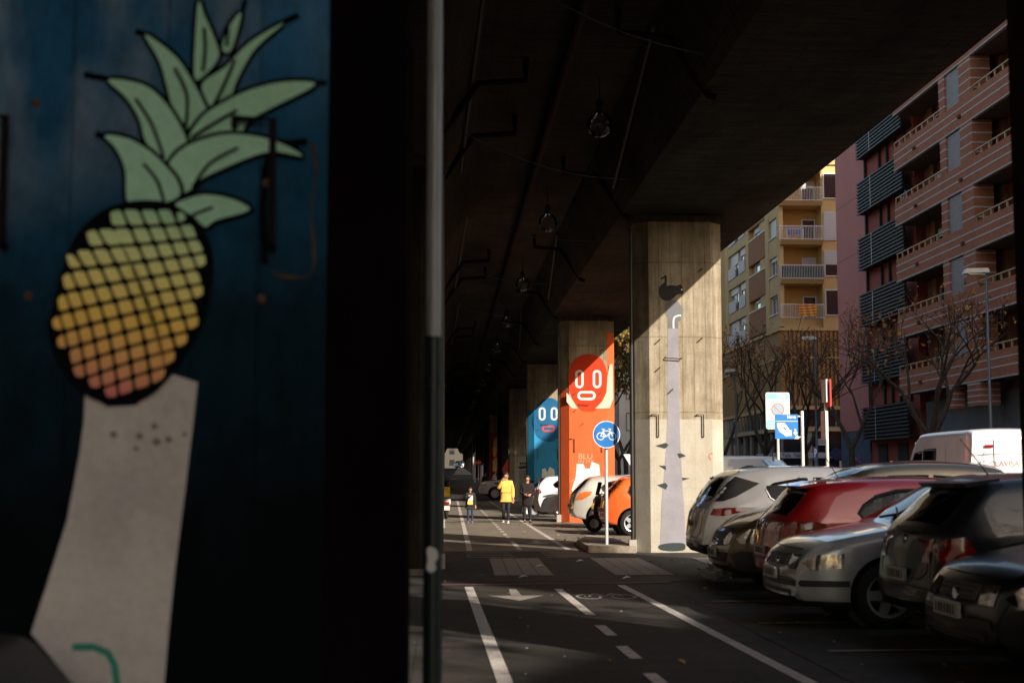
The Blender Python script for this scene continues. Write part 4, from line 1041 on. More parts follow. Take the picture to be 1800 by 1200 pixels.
    for fi, f in enumerate(faces):
        cx = sum(verts[v][0] for v in f)/4; cz = sum(verts[v][2] for v in f)/4
        if fi < nside:
            if any(inside((cx, cz), h) for h in holes) or any(inside((cx, cz), a) for a in arch): continue
        else:
            k, m_ = bfaces[fi]; i, j = loop[k]; i2, j2 = loop[(k+1) % NL]; isg = False
            if j == nr-1 and j2 == nr-1 and 1 < m_ < len(T)-3:
                xa, xb = sorted((xs[i], xs[i2]))
                for g in S['glass']:
                    if xa >= g[0]-.001 and xb <= g[1]+.001: isg = True
            if isg: glassf.append(f); continue
            if j == 0 and j2 == 0:
                if any(abs(cx-wx) < wr+.06 for wx in WX): pass
        keep.append(f)
    mb = MB(); zc = S.get('clad', .34)
    for f in keep:
        cz = sum(verts[v][2] for v in f)/4; cx = sum(verts[v][0] for v in f)/4
        mb.cur = 1 if (cz < zc or (S.get('cladr') and cz < S['cladr'](cx))) else 0
        mb.f.append(f); mb.mi.append(mb.cur)
    mb.v = [tuple(v) for v in verts]
    mb.cur = 1
    for wx in WX:                      # wheel wells
        for s in (-1, 1):
            vs = []; n = 20
            for k in range(n+1):
                a = math.pi*(k/n)*1.16 - .25; x = wx+(wr+.064)*math.cos(a); z = wr+(wr+.064)*math.sin(a)
                yo = hy(x, max(z, .3)) - .004; vs += [(x, s*yo, z), (x, s*(yo-.26), z)]
            mb.add(vs, [(2*k, 2*k+1, 2*k+3, 2*k+2) for k in range(n)])
            yo = W/2-.30; mb.add([(wx, s*yo, wr)] + [(wx+(wr+.06)*math.cos(2*math.pi*k/20), s*yo, wr+(wr+.06)*math.sin(2*math.pi*k/20)) for k in range(20)], [(0, k+1, (k+1) % 20+1) for k in range(20)])
    paint = S['paint']; body = mb.build('body', [paint, M_plas], t, smooth=True, angle=38)
    if glassf:
        g = MB(); g.v = [tuple(v) for v in verts]; g.f = glassf; g.mi = [0]*len(glassf)
        g.each('windscreen_glass', S.get('gm', M_cg), t, smooth=True)
    bm = bmesh.new(); bm.from_mesh(body.data); bmesh.ops.delete(bm, geom=[v for v in bm.verts if not v.link_faces], context='VERTS'); bm.to_mesh(body.data); bm.free()
    # generic surface patch
    def patch(poly, axis, sgn, off, mat_, nm, parent=t, res=.06):
        pts = []
        for a, b in zip(poly, poly[1:]+poly[:1]):
            n = max(1, int(math.hypot(b[0]-a[0], b[1]-a[1])/res))
            for k in range(n): pts.append((lerp(a[0], b[0], k/n), lerp(a[1], b[1], k/n)))
        n0 = len(pts); x0, x1 = min(p[0] for p in pts), max(p[0] for p in pts); z0, z1 = min(p[1] for p in pts), max(p[1] for p in pts)
        x = x0 + res*.5
        while x < x1:
            z = z0 + res*.5
            while z < z1:
                if inside((x, z), poly) and min(math.hypot(x-a, z-b) for a, b in pts[:n0]) > res*.45: pts.append((x, z))
                z += res
            x += res
        r = delaunay_2d_cdt([Vector(p) for p in pts], [(k, (k+1) % n0) for k in range(n0)], [], 1, 1e-6)
        vs = []
        for p in r[0]:
            if axis == 'y': o, d = Vector((p.x, sgn*3, p.y)), Vector((0, -sgn, 0))
            elif axis == 'x': o, d = Vector((L/2+sgn*(L), p.x, p.y)), Vector((-sgn, 0, 0))
            h = bvh.ray_cast(o, d)
            if h[0] is None: h = bvh.find_nearest(Vector((p.x, sgn*W/2*.9, p.y)) if axis == 'y' else Vector((0 if sgn < 0 else L, p.x, p.y)))
            nn = h[1]; 
            if nn.dot(-d) < 0: nn = -nn
            vs.append(h[0] + nn*off)
        m = MB(); m.add(vs, [tuple(f) for f in r[2]]); return m.build(nm, mat_, parent, smooth=True)
    def onside(p, s, off=.004):
        return Vector((p[0], s*(hy(p[0], p[1])+off), p[1]))
    for s in (-1, 1):
        for h in holes:
            # pane slightly inside, gasket around
            g = patch(h, 'y', s, -.006, S.get('gs', M_cg), 'side_window', res=.09)
            m = MB(); pp = []
            for a, b in zip(h, h[1:]+h[:1]):
                n = max(1, int(math.hypot(b[0]-a[0], b[1]-a[1])/.08))
                pp += [onside((lerp(a[0], b[0], k/n), lerp(a[1], b[1], k/n)), s, .0) for k in range(n)]
            m.tube(pp + [pp[0], pp[1]], S.get('gask', .020), 6, cap=False); m.build('window_trim', S.get('trim', M_plas), g, smooth=True)
        for h in S.get('pillars', []): patch(h, 'y', s, .006, M_plas, 'door_pillar')
        for h in S.get('seams', []):
            m = MB(); 
            pp = [onside((lerp(a[0], b[0], k/6), lerp(a[1], b[1], k/6)), s, .0005) for a, b in zip(h, h[1:]) for k in range(7)]
            m.tube(pp, .0035, 4); m.build('door_seam', M_plas, t)
        for (hx, hz) in S.get('handles', []):
            m = MB(); a = onside((hx-.09, hz), s, .0); b = onside((hx+.09, hz), s, .0); o = Vector((0, s*.035, 0)); m.tube([a, a+o, b+o, b], .013, 6); m.build('door_handle', S.get('handle_m', paint), t, smooth=True)
        for (poly, mt, nm) in S.get('side_patch', []): patch(poly, 'y', s, .008, mt, nm)
        mx, mz = S['mirror']; a = onside((mx, mz), s, 0)
        m = MB(); m.ball(a + Vector((0, s*.12, .05)), (.07, .11, .085), 12, 8); m.tube([a, a+Vector((0, s*.08, .02))], .03, 6); m.build('wing_mirror', S.get('mirror_m', paint), t, smooth=True)
        for wx in WX:
            yo = W/2 - .02; M0 = Matrix.Translation((wx, s*yo, wr)) @ Matrix.Rotation(R(-90*s), 4, 'X')
            h = MB(); h.lathe([(.001, -.05), (wr*.28, -.05), (wr*.6, -.16), (wr*.6, -.2), (.001, -.2)], 18, M0); hub = h.build('wheel', M_int, t)
            y = MB(); y.lathe([(wr*.66, .0-.01), (wr*.72, .008), (wr*.86, .006), (wr*.97, -.02), (wr, -.06), (wr, -.15), (wr*.95, -.2), (wr*.66, -.21), (wr*.64, -.1), (wr*.66, -.01)], 32, M0); y.build('tyre', M_tyre, hub, smooth=True)
            y = MB(); y.lathe([(wr*.67, -.002), (wr*.62, -.008), (wr*.58, -.03), (wr*.58, -.12)], 32, M0); ns = S.get('spokes', 5)
            for q_ in range(ns):
                A0 = M0 @ Matrix.Rotation(2*math.pi*q_/ns, 4, 'Z'); w0 = wr*(.5/ns+.045)
                y.prism([(wr*.10, -w0*1.2), (wr*.64, -w0*.9), (wr*.64, w0*.9), (wr*.10, w0*1.2)], 'z', -.035, -.008, A0)
            y.lathe([(.001, .0), (wr*.14, -.002), (wr*.17, -.02), (wr*.17, -.05)], 16, M0); y.build('rim', S.get('rim_m', M_alloy), hub, smooth=True)
    for (poly, sgn, mt, nm) in S.get('end_patch', []): patch(poly, 'x', sgn, .008, mt, nm)
    for (sgn, z, y, w_) in S.get('plates', []):
        h = bvh.ray_cast(Vector((L/2+sgn*L, y, z)), Vector((-sgn, 0, 0)))[0]
        m = MB(); m.box(h.x+sgn*.002, h.x+sgn*.03, y-w_/2, y+w_/2, z-.055, z+.055); o = m.build('number_plate', M_plate, t)
        m = MB(); random.seed(int(L*1000)); yy = y-w_/2+.05
        m.box(h.x+sgn*.03, h.x+sgn*.0305, y-w_/2+.04, y+w_/2-.04, z-.034, z-.031)
        for k in range(7):
            m.box(h.x+sgn*.0302, h.x+sgn*.033, yy, yy+random.uniform(.018, .04), z-.033, z+.033); yy += .06
        m.build('plate_characters', M_plas, o)
    # shut lines and trim on the two ends
    def endline(pts, sgn, r=.005, m_=M_plas, nm='shut_line', off=.001):
        pp = []
        for a, b in zip(pts, pts[1:]):
            for k in range(9):
                y, z = lerp(a[0], b[0], k/8), lerp(a[1], b[1], k/8); h = bvh.ray_cast(Vector((L/2+sgn*L, y, z)), Vector((-sgn, 0, 0)))
                if h[0] is not None: pp.append(h[0]+Vector((sgn*off, 0, 0)))
        if len(pp) > 2: m = MB(); m.tube(pp, r, 5); m.build(nm, m_, t, smooth=True)
    if S.get('detail', True):
        bz = pl(belt, .1); endline([(-.60, bz+.02), (-.60, .66), (-.50, .60), (.50, .60), (.60, .66), (.60, bz+.02)], -1)
        endline([(-.62, .53), (.62, .53)], -1, .006); endline([(-.64, .47), (.64, .47)], 1, .006)
        nz = pl(top, L-.22); endline([(-.55, nz-.04), (.55, nz-.04)], 1, .005)
        h = bvh.ray_cast(Vector((-L, 0, bz-.02)), Vector((1, 0, 0)))[0]
        if h is not None: m = MB(); m.lathe([(.001, .012), (.04, .012), (.048, 0)], 16, Matrix.Translation(h) @ Matrix.Rotation(R(-90), 4, 'Y')); m.build('round_badge', M_chrome, t, smooth=True)
        zg = pl(top, L-.1)-.10; h = bvh.ray_cast(Vector((2*L, 0, zg)), Vector((-1, 0, 0)))[0]
        if h is not None: m = MB(); m.lathe([(.001, .018), (.045, .018), (.055, 0)], 16, Matrix.Translation(h) @ Matrix.Rotation(R(90), 4, 'Y')); m.build('round_badge', M_chrome, t, smooth=True)
        g0 = S['glass'][0]; a_, b_ = g0[0]+.02, g0[1]-.06
        za, zb_ = pl(top, a_)+.05, pl(top, b_)+.04; m = MB(); m.tube([(a_-.03, .02, za), (a_-.04, -.1, za+.03), (lerp(a_, b_, .55)-.02, -.38, lerp(za, zb_, .55)+.03)], .008, 5); m.build('rear_wiper', M_plas, t)
        g1 = S['glass'][1]; c_, d_ = g1[0], g1[1]; m = MB(); zc_ = pl(top, d_)+.045; m.tube([(d_-.0, -.1, zc_), (d_-.10, .45, pl(top, d_-.1)+.045)], .008, 5); m.tube([(d_-.0, .5, zc_), (d_-.16, -.05, pl(top, d_-.16)+.05)], .008, 5); m.each('front_wiper', M_plas, t)
        for z_ in (.60, .635, .67): endline([(-.34, z_), (.34, z_)], 1, .005, M_chrome, 'grille_bar', .010)
    # interior
    m = MB(); x0 = S.get('int', (.6, L-1.3)); m.box(x0[0], x0[1], -W/2+.16, W/2-.16, .32, S.get('inz', .72)); 
    m.box(x0[1]-.35, x0[1]+.05, -W/2+.2, W/2-.2, .6, pl(belt, x0[1]-.3)-.08)
    m.build('interior_tub', M_int, t)
    for sx in S.get('seats', (1.25, 2.05)):
        for yy in (-.37, .37):
            m = MB(); m.prism([(sx, .5), (sx+.48, .48), (sx+.5, .62), (sx+.1, .66), (sx-.12, 1.12), (sx-.22, 1.12), (sx-.12, .6)], 'y', yy-.24, yy+.24)
            m.box(sx-.24, sx-.14, yy-.13, yy+.13, 1.14, min(1.34, Hr-.14)); m.build('seat', M_int, t, smooth=False)
    if S.get('extra'): S['extra'](t, patch, onside, bvh, paint)
    return t

def wiper(t, x, z, y=0):
    pass
def spoiler(t, poly, w, m, nm='roof_spoiler'):
    b = MB(); b.prism(poly, 'y', -w/2, w/2); b.build(nm, m, t, smooth=True, angle=30)
def antenna(x, z, l=.38, back=-.25):
    def f(t):
        m = MB(); m.tube([(x, 0, z), (x+back, 0, z+l)], .006, 5); m.ball((x, 0, z), (.03, .02, .02), 8, 6); m.build('antenna', M_plas, t)
    return f
# specs (x = 0 at the rear bumper, nose at L)
def suv_extra(t, patch, onside, bvh, paint):
    spoiler(t, [(.36, 1.50), (.62, 1.615), (.62, 1.57), (.40, 1.46)], 1.18, M_plas)
    b = MB(); b.prism([(.70, 1.645), (.86, 1.70), (.95, 1.70), (.98, 1.635)], 'y', -.02, .02); b.build('shark_fin', M_plas, t)
SUV = dict(L=4.48, W=1.86, wr=.345, wheels=(.90, 3.56), paint=car_paint('white_paint', (.78, .78, .80)), gs=M_cgd, gm=M_cgd,
  top=[(0, .62), (.02, .80), (.06, .98), (.14, 1.12), (.26, 1.30), (.40, 1.49), (.62, 1.60), (1.2, 1.655), (2.0, 1.655), (2.6, 1.60), (2.95, 1.42), (3.38, 1.12), (3.6, 1.07), (4.15, .98), (4.38, .84), (4.46, .66), (4.48, .55)],
  bot=[(0, .42), (.08, .34), (.4, .25), (4.1, .22), (4.40, .28), (4.48, .38)], belt=[(0, 1.0), (1, 1.06), (2.2, 1.02), (3.3, .99), (4.48, .85)],
  glass=[(.20, .42), (2.70, 3.33)], clad=.40, cladr=lambda x: .50 if x < .55 else .40, tumble=.24, ek=.20, er=.7,
  windows=[[(1.18, 1.10), (1.02, 1.20), (.96, 1.34), (1.10, 1.42), (1.55, 1.50), (1.62, 1.50), (1.66, 1.09)], [(1.72, 1.085), (1.72, 1.505), (2.34, 1.49), (2.58, 1.05)], [(2.64, 1.05), (2.44, 1.47), (2.72, 1.37), (3.12, 1.12), (3.06, 1.04)]],
  trim=M_chrome, gask=.013, seams=[[(1.70, 1.07), (1.70, .5)], [(2.60, 1.03), (2.62, .36)], [(3.16, 1.0), (3.18, .36)], [(1.12, 1.08), (1.22, .80), (1.26, .62)], [(.26, .46), (.34, .90)]], handles=[(1.9, .93), (2.8, .92)], spokes=7,
  mirror=(3.02, 1.10), side_patch=[([(.05, .95), (.02, 1.03), (.30, 1.05), (.62, 1.065), (.80, 1.06), (.55, .99), (.30, .93)], M_red, 'tail_lamp'), ([(.12, 1.14), (.40, 1.44), (.52, 1.52), (.88, 1.42), (.50, 1.22), (.30, 1.15)], M_plas, 'rear_quarter_trim'),
      ([(3.86, .72), (3.95, .86), (4.30, .80), (4.40, .70)], M_clear, 'headlamp')],
  end_patch=[([(-.66, .96), (-.45, .98), (-.45, 1.02), (-.66, 1.03)], -1, M_red, 'tail_lamp'), ([(.66, .96), (.45, .98), (.45, 1.02), (.66, 1.03)], -1, M_red, 'tail_lamp'), ([(-.60, .46), (-.30, .46), (-.30, .53), (-.60, .53)], -1, M_chrome, 'exhaust_trim'), ([(.60, .46), (.30, .46), (.30, .53), (.60, .53)], -1, M_chrome, 'exhaust_trim'),
      ([(-.25, 1.05), (.25, 1.05), (.28, 1.10), (-.28, 1.10)], -1, M_chrome, 'tailgate_trim')],
  plates=[(-1, .80, 0, .5)], seats=(1.5, 2.35), extra=suv_extra, int=(.6, 3.2), inz=.8)
HATCH = dict(L=4.15, W=1.74, wr=.315, wheels=(.72, 3.28), paint=None,
  top=[(0, .56), (.015, .72), (.05, .90), (.12, 1.02), (.28, 1.18), (.46, 1.36), (.66, 1.425), (1.3, 1.46), (1.9, 1.455), (2.35, 1.40), (2.75, 1.18), (3.1, .98), (3.25, .94), (3.85, .82), (4.05, .70), (4.13, .56), (4.15, .48)],
  bot=[(0, .40), (.06, .30), (.4, .22), (3.8, .19), (4.08, .22), (4.15, .30)], belt=[(0, .93), (1, .95), (2.4, .90), (3.1, .88), (4.15, .72)],
  glass=[(.14, .45), (2.38, 3.06)], clad=.27, tumble=.26,
  windows=[[(.86, 1.02), (.78, 1.14), (.96, 1.27), (1.28, 1.33), (1.40, 1.335), (1.42, .985)], [(1.50, .98), (1.49, 1.335), (2.04, 1.32), (2.70, .98), (2.72, .93), (2.4, .945)]],
  seams=[[(1.46, .96), (1.44, .32)], [(2.72, .90), (2.68, .5), (2.6, .30)], [(.92, .98), (1.05, .7)]], handles=[(1.62, .84), (.98, .86)], mirror=(2.62, 1.0),
  side_patch=[([(.05, .74), (.03, .92), (.26, .96), (.34, .84), (.20, .74)], M_red, 'tail_lamp'), ([(3.72, .58), (3.70, .72), (3.98, .70), (4.08, .62), (4.02, .55)], M_clear, 'headlamp'), ([(3.66, .40), (4.15, .40), (4.15, .46), (3.66, .46)], M_plas, 'bumper_strip')],
  end_patch=[([(-.65, .74), (-.50, .74), (-.50, .92), (-.65, .94)], -1, M_red, 'tail_lamp'), ([(.65, .74), (.50, .74), (.50, .92), (.65, .94)], -1, M_red, 'tail_lamp'),
      ([(-.66, .56), (-.44, .56), (-.40, .69), (-.64, .70)], 1, M_clear, 'headlamp'), ([(.66, .56), (.44, .56), (.40, .69), (.64, .70)], 1, M_clear, 'headlamp'), ([(-.38, .58), (.38, .58), (.38, .69), (-.38, .69)], 1, M_plas, 'grille'), ([(-.55, .24), (.55, .24), (.6, .36), (-.6, .36)], 1, M_plas, 'lower_grille'), ([(-.67, .40), (.67, .40), (.67, .46), (-.67, .46)], 1, M_plas, 'bumper_strip')],
  plates=[(-1, .62, 0, .5), (1, .50, 0, .5)])
def soften(S): S['paint'].node_tree.nodes['Principled BSDF'].inputs['Coat Weight'].default_value = .35; return S
def car(base, **kw):
    d = dict(base); d.update(kw); return d
gnear = 'cars parked nose or tail to the path in the right foreground'
X0 = 3.95
def rear_in(S, Yn, x0, **k):       # tail towards the path, near flank at Yn
    return dict(loc=(x0, Yn + S['W']/2*1.06, 0), rz=0)
def nose_in(S, Yn, x0, **k):
    return dict(loc=(x0 + S['L']*1.06, Yn + S['W']/2*1.06, 0), rz=math.pi)
make_car('white_suv', 'white crossover with its tail to the path, beside the grey-necked pillar', 'car', SUV, group=gnear, scale=1.01, **rear_in(SUV, 21.6, 3.95))
# bronze hatch, rounded MPV nose
MPV = car(HATCH, W=1.70, paint=car_paint('bronze_paint', (.12, .09, .045), .5, .3),
  top=[(0, .6), (.02, .8), (.06, 1.0), (.15, 1.18), (.30, 1.40), (.5, 1.54), (.9, 1.61), (1.7, 1.62), (2.3, 1.54), (2.75, 1.30), (3.05, 1.12), (3.3, 1.03), (3.72, .92), (3.98, .76), (4.08, .60), (4.12, .50)], L=4.12, bot=[(0, .40), (.06, .30), (.4, .22), (3.7, .18), (4.02, .22), (4.12, .32)],
  belt=[(0, 1.0), (2.4, .96), (3.1, .90), (4.12, .72)], glass=[(.15, .45), (2.32, 3.03)], end_patch=[HATCH['end_patch'][0], HATCH['end_patch'][1], ([(-.64, .59), (-.46, .57), (-.34, .62), (-.42, .72), (-.62, .76)], 1, M_clear, 'headlamp'), ([(.64, .59), (.46, .57), (.34, .62), (.42, .72), (.62, .76)], 1, M_clear, 'headlamp'), ([(-.30, .60), (.30, .60), (.34, .72), (-.34, .72)], 1, M_plas, 'grille'), ([(-.56, .22), (.56, .22), (.62, .48), (-.62, .48)], 1, M_plas, 'lower_grille')],
  side_patch=[HATCH['side_patch'][0], ([(3.45, .66), (3.60, .80), (3.86, .78), (4.02, .66), (3.98, .60), (3.74, .60)], M_clear, 'headlamp'), ([(3.62, .50), (3.98, .50), (4.10, .46), (4.02, .28), (3.86, .24)], M_plas, 'fog_intake')],
  windows=[[(.86, 1.08), (.78, 1.22), (.96, 1.42), (1.40, 1.46), (1.42, 1.03)], [(1.50, 1.02), (1.49, 1.46), (2.0, 1.45), (2.66, 1.08), (2.5, 1.0)]], mirror=(2.62, 1.06), plates=[(1, .46, .0, .5), (-1, .7, 0, .5)])
make_car('bronze_hatchback', 'bronze hatchback nose-out between the white crossover and the red car', 'car', MPV, group=gnear, **nose_in(MPV, 19.2, 3.85))
def red_extra(t, patch, onside, bvh, paint):
    spoiler(t, [(.30, 1.40), (.62, 1.455), (.62, 1.42), (.34, 1.37)], 1.16, paint)
    for s in (-1, 1):
        c = onside((.98, .86), s, .004); m = MB(); m.lathe([(.001, .012), (.06, .012), (.085, .008), (.095, .0)], 20, Matrix.Translation(c) @ Matrix.Rotation(R(-90*s), 4, 'X')); m.build('fuel_cap', M_chrome, t, smooth=True)
        m = MB(); m.lathe([(.001, .016), (.05, .015), (.052, .010)], 16, Matrix.Translation(c) @ Matrix.Rotation(R(-90*s), 4, 'X')); m.build('fuel_cap_centre', M_plas, t)
    antenna(.95, 1.455, .30, -.18)(t)
RED = car(HATCH, L=4.30, W=1.77, paint=car_paint('red_paint_car', (.34, .004, .007), .1, .3), wheels=(.80, 3.38),
  top=[(0, .56), (.015, .74), (.05, .92), (.12, 1.03), (.25, 1.16), (.42, 1.36), (.62, 1.43), (1.2, 1.475), (1.9, 1.475), (2.4, 1.42), (2.85, 1.20), (3.2, 1.0), (3.4, .96), (3.95, .83), (4.18, .72), (4.28, .58), (4.30, .5)],
  bot=[(0, .40), (.06, .30), (.4, .22), (3.9, .19), (4.22, .22), (4.30, .30)], belt=[(0, .95), (1, .98), (2.4, .93), (3.2, .90), (4.30, .74)], glass=[(.13, .42), (2.43, 3.15)], trim=M_plas, gask=.024,
  windows=[[(1.10, .985), (.98, 1.02), (.93, 1.08), (1.00, 1.17), (1.18, 1.28), (1.42, 1.34), (1.72, 1.355), (1.74, .985)], [(1.86, .985), (1.85, 1.36), (2.16, 1.355), (2.50, 1.26), (2.95, .99), (2.88, .96)]],
  side_patch=[([(.04, .70), (.02, .96), (.30, 1.0), (.52, .96), (.58, .84), (.44, .72), (.22, .68)], mat('tail_dark_red', (.22, .03, .012), .12, coat=1, var=.8, scale=16, col2=(.02, .006, .004)), 'tail_lamp'), HATCH['side_patch'][1]],
  seams=[[(1.80, .96), (1.78, .32)], [(2.92, .92), (2.86, .5)], [(1.02, .96), (1.16, .7), (1.2, .5)]], handles=[(2.0, .86), (1.2, .88)], mirror=(2.80, 1.02), extra=red_extra, seats=(1.35, 2.25))
make_car('red_hatchback', 'red hatchback, tail out with round silver fuel cap, behind the silver car', 'car', RED, group=gnear, scale=1.02, **rear_in(RED, 16.9, 4.02))
def silver_extra(t, patch, onside, bvh, paint):
    antenna(.75, 1.43, .32, -.3)(t)
SIL = car(HATCH, paint=car_paint('silver_paint', (.40, .42, .45), .45, .3), extra=silver_extra)
make_car('silver_hatchback', 'silver hatchback with its nose and front wheel towards the path', 'car', SIL, group=gnear, **nose_in(SIL, 14.45, 3.60))
def navy_extra(t, patch, onside, bvh, paint):
    spoiler(t, [(.34, 1.40), (.66, 1.44), (.66, 1.40), (.38, 1.36)], 1.14, paint); antenna(.8, 1.45, .34, -.26)(t)
NAVY = car(HATCH, gs=M_cgd, paint=car_paint('navy_paint', (.005, .008, .013), .2, .35), extra=navy_extra, end_patch=HATCH['end_patch'] + [([(-.40, .98), (.40, .98), (.42, 1.02), (-.42, 1.02)], -1, M_plas, 'tailgate_trim')],
   windows=[[(1.00, 1.02), (.90, 1.14), (1.02, 1.27), (1.22, 1.31), (1.24, .99)], [(1.34, .98), (1.33, 1.335), (2.04, 1.32), (2.70, .98), (2.72, .93), (2.4, .945)]])
soften(NAVY); make_car('navy_hatchback', 'very dark navy hatchback tail-out, red lamp glinting, at the right', 'car', NAVY, group=gnear, **rear_in(NAVY, 12.25, 4.26))
BLK = car(HATCH, gs=M_cgd, paint=car_paint('black_paint', (.004, .004, .005), .2, .3))
soften(BLK); make_car('black_hatchback', 'black hatchback nose cropped in the bottom right corner', 'car', BLK, group=gnear, **nose_in(BLK, 10.15, 4.00))
# second row
TALL = car(MPV, L=4.45, W=1.80, paint=car_paint('champagne_silver', (.34, .32, .31), .5, .3),
  top=[(0, .6), (.02, .85), (.06, 1.05), (.15, 1.25), (.28, 1.48), (.45, 1.62), (.9, 1.70), (1.9, 1.72), (2.6, 1.64), (3.1, 1.36), (3.45, 1.12), (3.65, 1.02), (4.1, .92), (4.35, .76), (4.43, .60), (4.45, .50)], bot=[(0, .40), (.06, .30), (.4, .22), (4.0, .18), (4.38, .22), (4.45, .32)],
  glass=[(.15, .42), (2.62, 3.42)], wheels=(.78, 3.55), windows=[[(.55, 1.14), (.50, 1.28), (.62, 1.48), (1.12, 1.55), (1.16, 1.10)], [(1.26, 1.09), (1.22, 1.555), (2.10, 1.56), (2.14, 1.07)], [(2.24, 1.06), (2.20, 1.56), (2.55, 1.52), (3.2, 1.10), (3.1, 1.03)]], pillars=[],
  gs=glass_mat('clear_car_glass', (.62, .74, .74), .3), seats=(1.0, 2.2), side_patch=[HATCH['side_patch'][0], ([(3.85, .66), (3.95, .80), (4.2, .78), (4.36, .66), (4.3, .60), (4.1, .60)], M_clear, 'headlamp')], mirror=(3.1, 1.1), extra=lambda t, *a: antenna(.55, 1.66, .28, -.12)(t))
make_car('silver_people_carrier', 'tall champagne silver people carrier whose roof shows above the red car', 'car', TALL, loc=(11.3+.15, 28.6, .0), rz=math.pi, group='cars in the second parking row')
# orange hatch and the pale hatch by the orange pillar
ORG = car(HATCH, paint=car_paint('orange_car_paint', (.74, .11, .02), .0, .3), side_patch=[([(.10, .92), (.04, 1.0), (.30, 1.30), (.42, 1.38), (.46, 1.33), (.24, 1.0)], M_org, 'tail_lamp'), HATCH['side_patch'][1]], end_patch=HATCH['end_patch'][2:], wheels=(.66, 3.28), windows=[[(.62, .98), (.55, 1.06), (.66, 1.27), (1.28, 1.33), (1.40, 1.335), (1.42, .985)], HATCH['windows'][1]])
make_car('orange_hatchback', 'orange hatchback parked behind the blue bicycle sign', 'car', ORG, loc=(4.18, 37.0+.92, 0), rz=0, group='cars beside the painted pillars')
PALE = car(HATCH, paint=car_paint('pale_silver', (.50, .48, .44), .3, .3), side_patch=[([(.06, .78), (.02, .92), (.30, 1.02), (.52, 1.02), (.46, .92), (.24, .80)], M_org, 'tail_lamp')] + HATCH['side_patch'][1:2])
make_car('pale_silver_hatchback', 'pale silver hatchback with orange tail lamp in front of the orange pillar', 'car', PALE, loc=(3.82, 42.3+.92, 0), rz=0, group='cars beside the painted pillars')
WH2 = car(HATCH, paint=car_paint('white_paint_b', (.66, .66, .68)))
make_car('white_hatchback', 'white hatchback tail-out in front of the blue pillar', 'car', WH2, loc=(3.55, 58.5, 0), rz=0, group='cars beside the painted pillars')
DK2 = car(HATCH, paint=car_paint('charcoal_paint_car', (.02, .02, .022), .3))
make_car('charcoal_hatchback', 'dark charcoal car in shadow beyond the white hatchback', 'car', DK2, loc=(3.9, 63.0, 0), rz=0, group='cars beside the painted pillars')
RR = car(SUV, L=4.85, W=1.95, paint=car_paint('white_paint_c', (.66, .67, .70)), wr=.375, wheels=(.98, 3.86), rim_m=M_frame, spokes=10,
  top=[(0, .62), (.01, .9), (.03, 1.05), (.06, 1.2), (.14, 1.45), (.26, 1.68), (.5, 1.76), (1.2, 1.79), (2.3, 1.78), (2.8, 1.70), (3.15, 1.45), (3.5, 1.22), (3.75, 1.18), (4.45, 1.12), (4.70, 1.02), (4.82, .80), (4.85, .6)], bot=[(0, .45), (.1, .36), (.4, .28), (4.4, .26), (4.78, .32), (4.85, .42)],
  belt=[(0, 1.15), (3.5, 1.1), (4.85, 1.0)], glass=[(.10, .25), (2.85, 3.48)], clad=.34, cladr=None, windows=[[(.5, 1.22), (.5, 1.60), (1.55, 1.62), (1.6, 1.20)], [(1.7, 1.20), (1.68, 1.62), (2.65, 1.60), (3.2, 1.2), (3.1, 1.16)]],
  side_patch=[([(.02, .95), (.02, 1.2), (.18, 1.2), (.18, .95)], M_red, 'tail_lamp'), ([(4.35, .9), (4.35, 1.02), (4.62, 1.02), (4.74, .92)], M_clear, 'headlamp'), ([(3.45, .98), (3.62, 1.06), (3.95, 1.06), (3.8, .94)], M_plas, 'wing_vent')], mirror=(3.2, 1.2), extra=None,
  end_patch=[], seams=[[(1.65, 1.15), (1.65, .4)], [(2.75, 1.15), (2.75, .4)]])
# shown nose to the left
make_car('white_off_roader', 'white off-roader crossing the far end of the bike path', 'car', RR, loc=(2.25+4.85*1.06, 95.0, 0), rz=math.pi, group=None)
FAR = car(HATCH, paint=car_paint('blue_white_paint', (.55, .60, .68)))
make_car('distant_white_car', 'tiny white car far off under the viaduct', 'car', FAR, loc=(2.3, 300, GZ(300)), rz=R(35), group=None)
# small car passing beyond the gap
make_car('white_estate_beyond_gap', 'white car glimpsed between the orange pillar and the grey-necked pillar', 'car', car(TALL, paint=car_paint('white_paint_d', (.6,.6,.62))), loc=(14, 50, 0), rz=R(92), group=None)
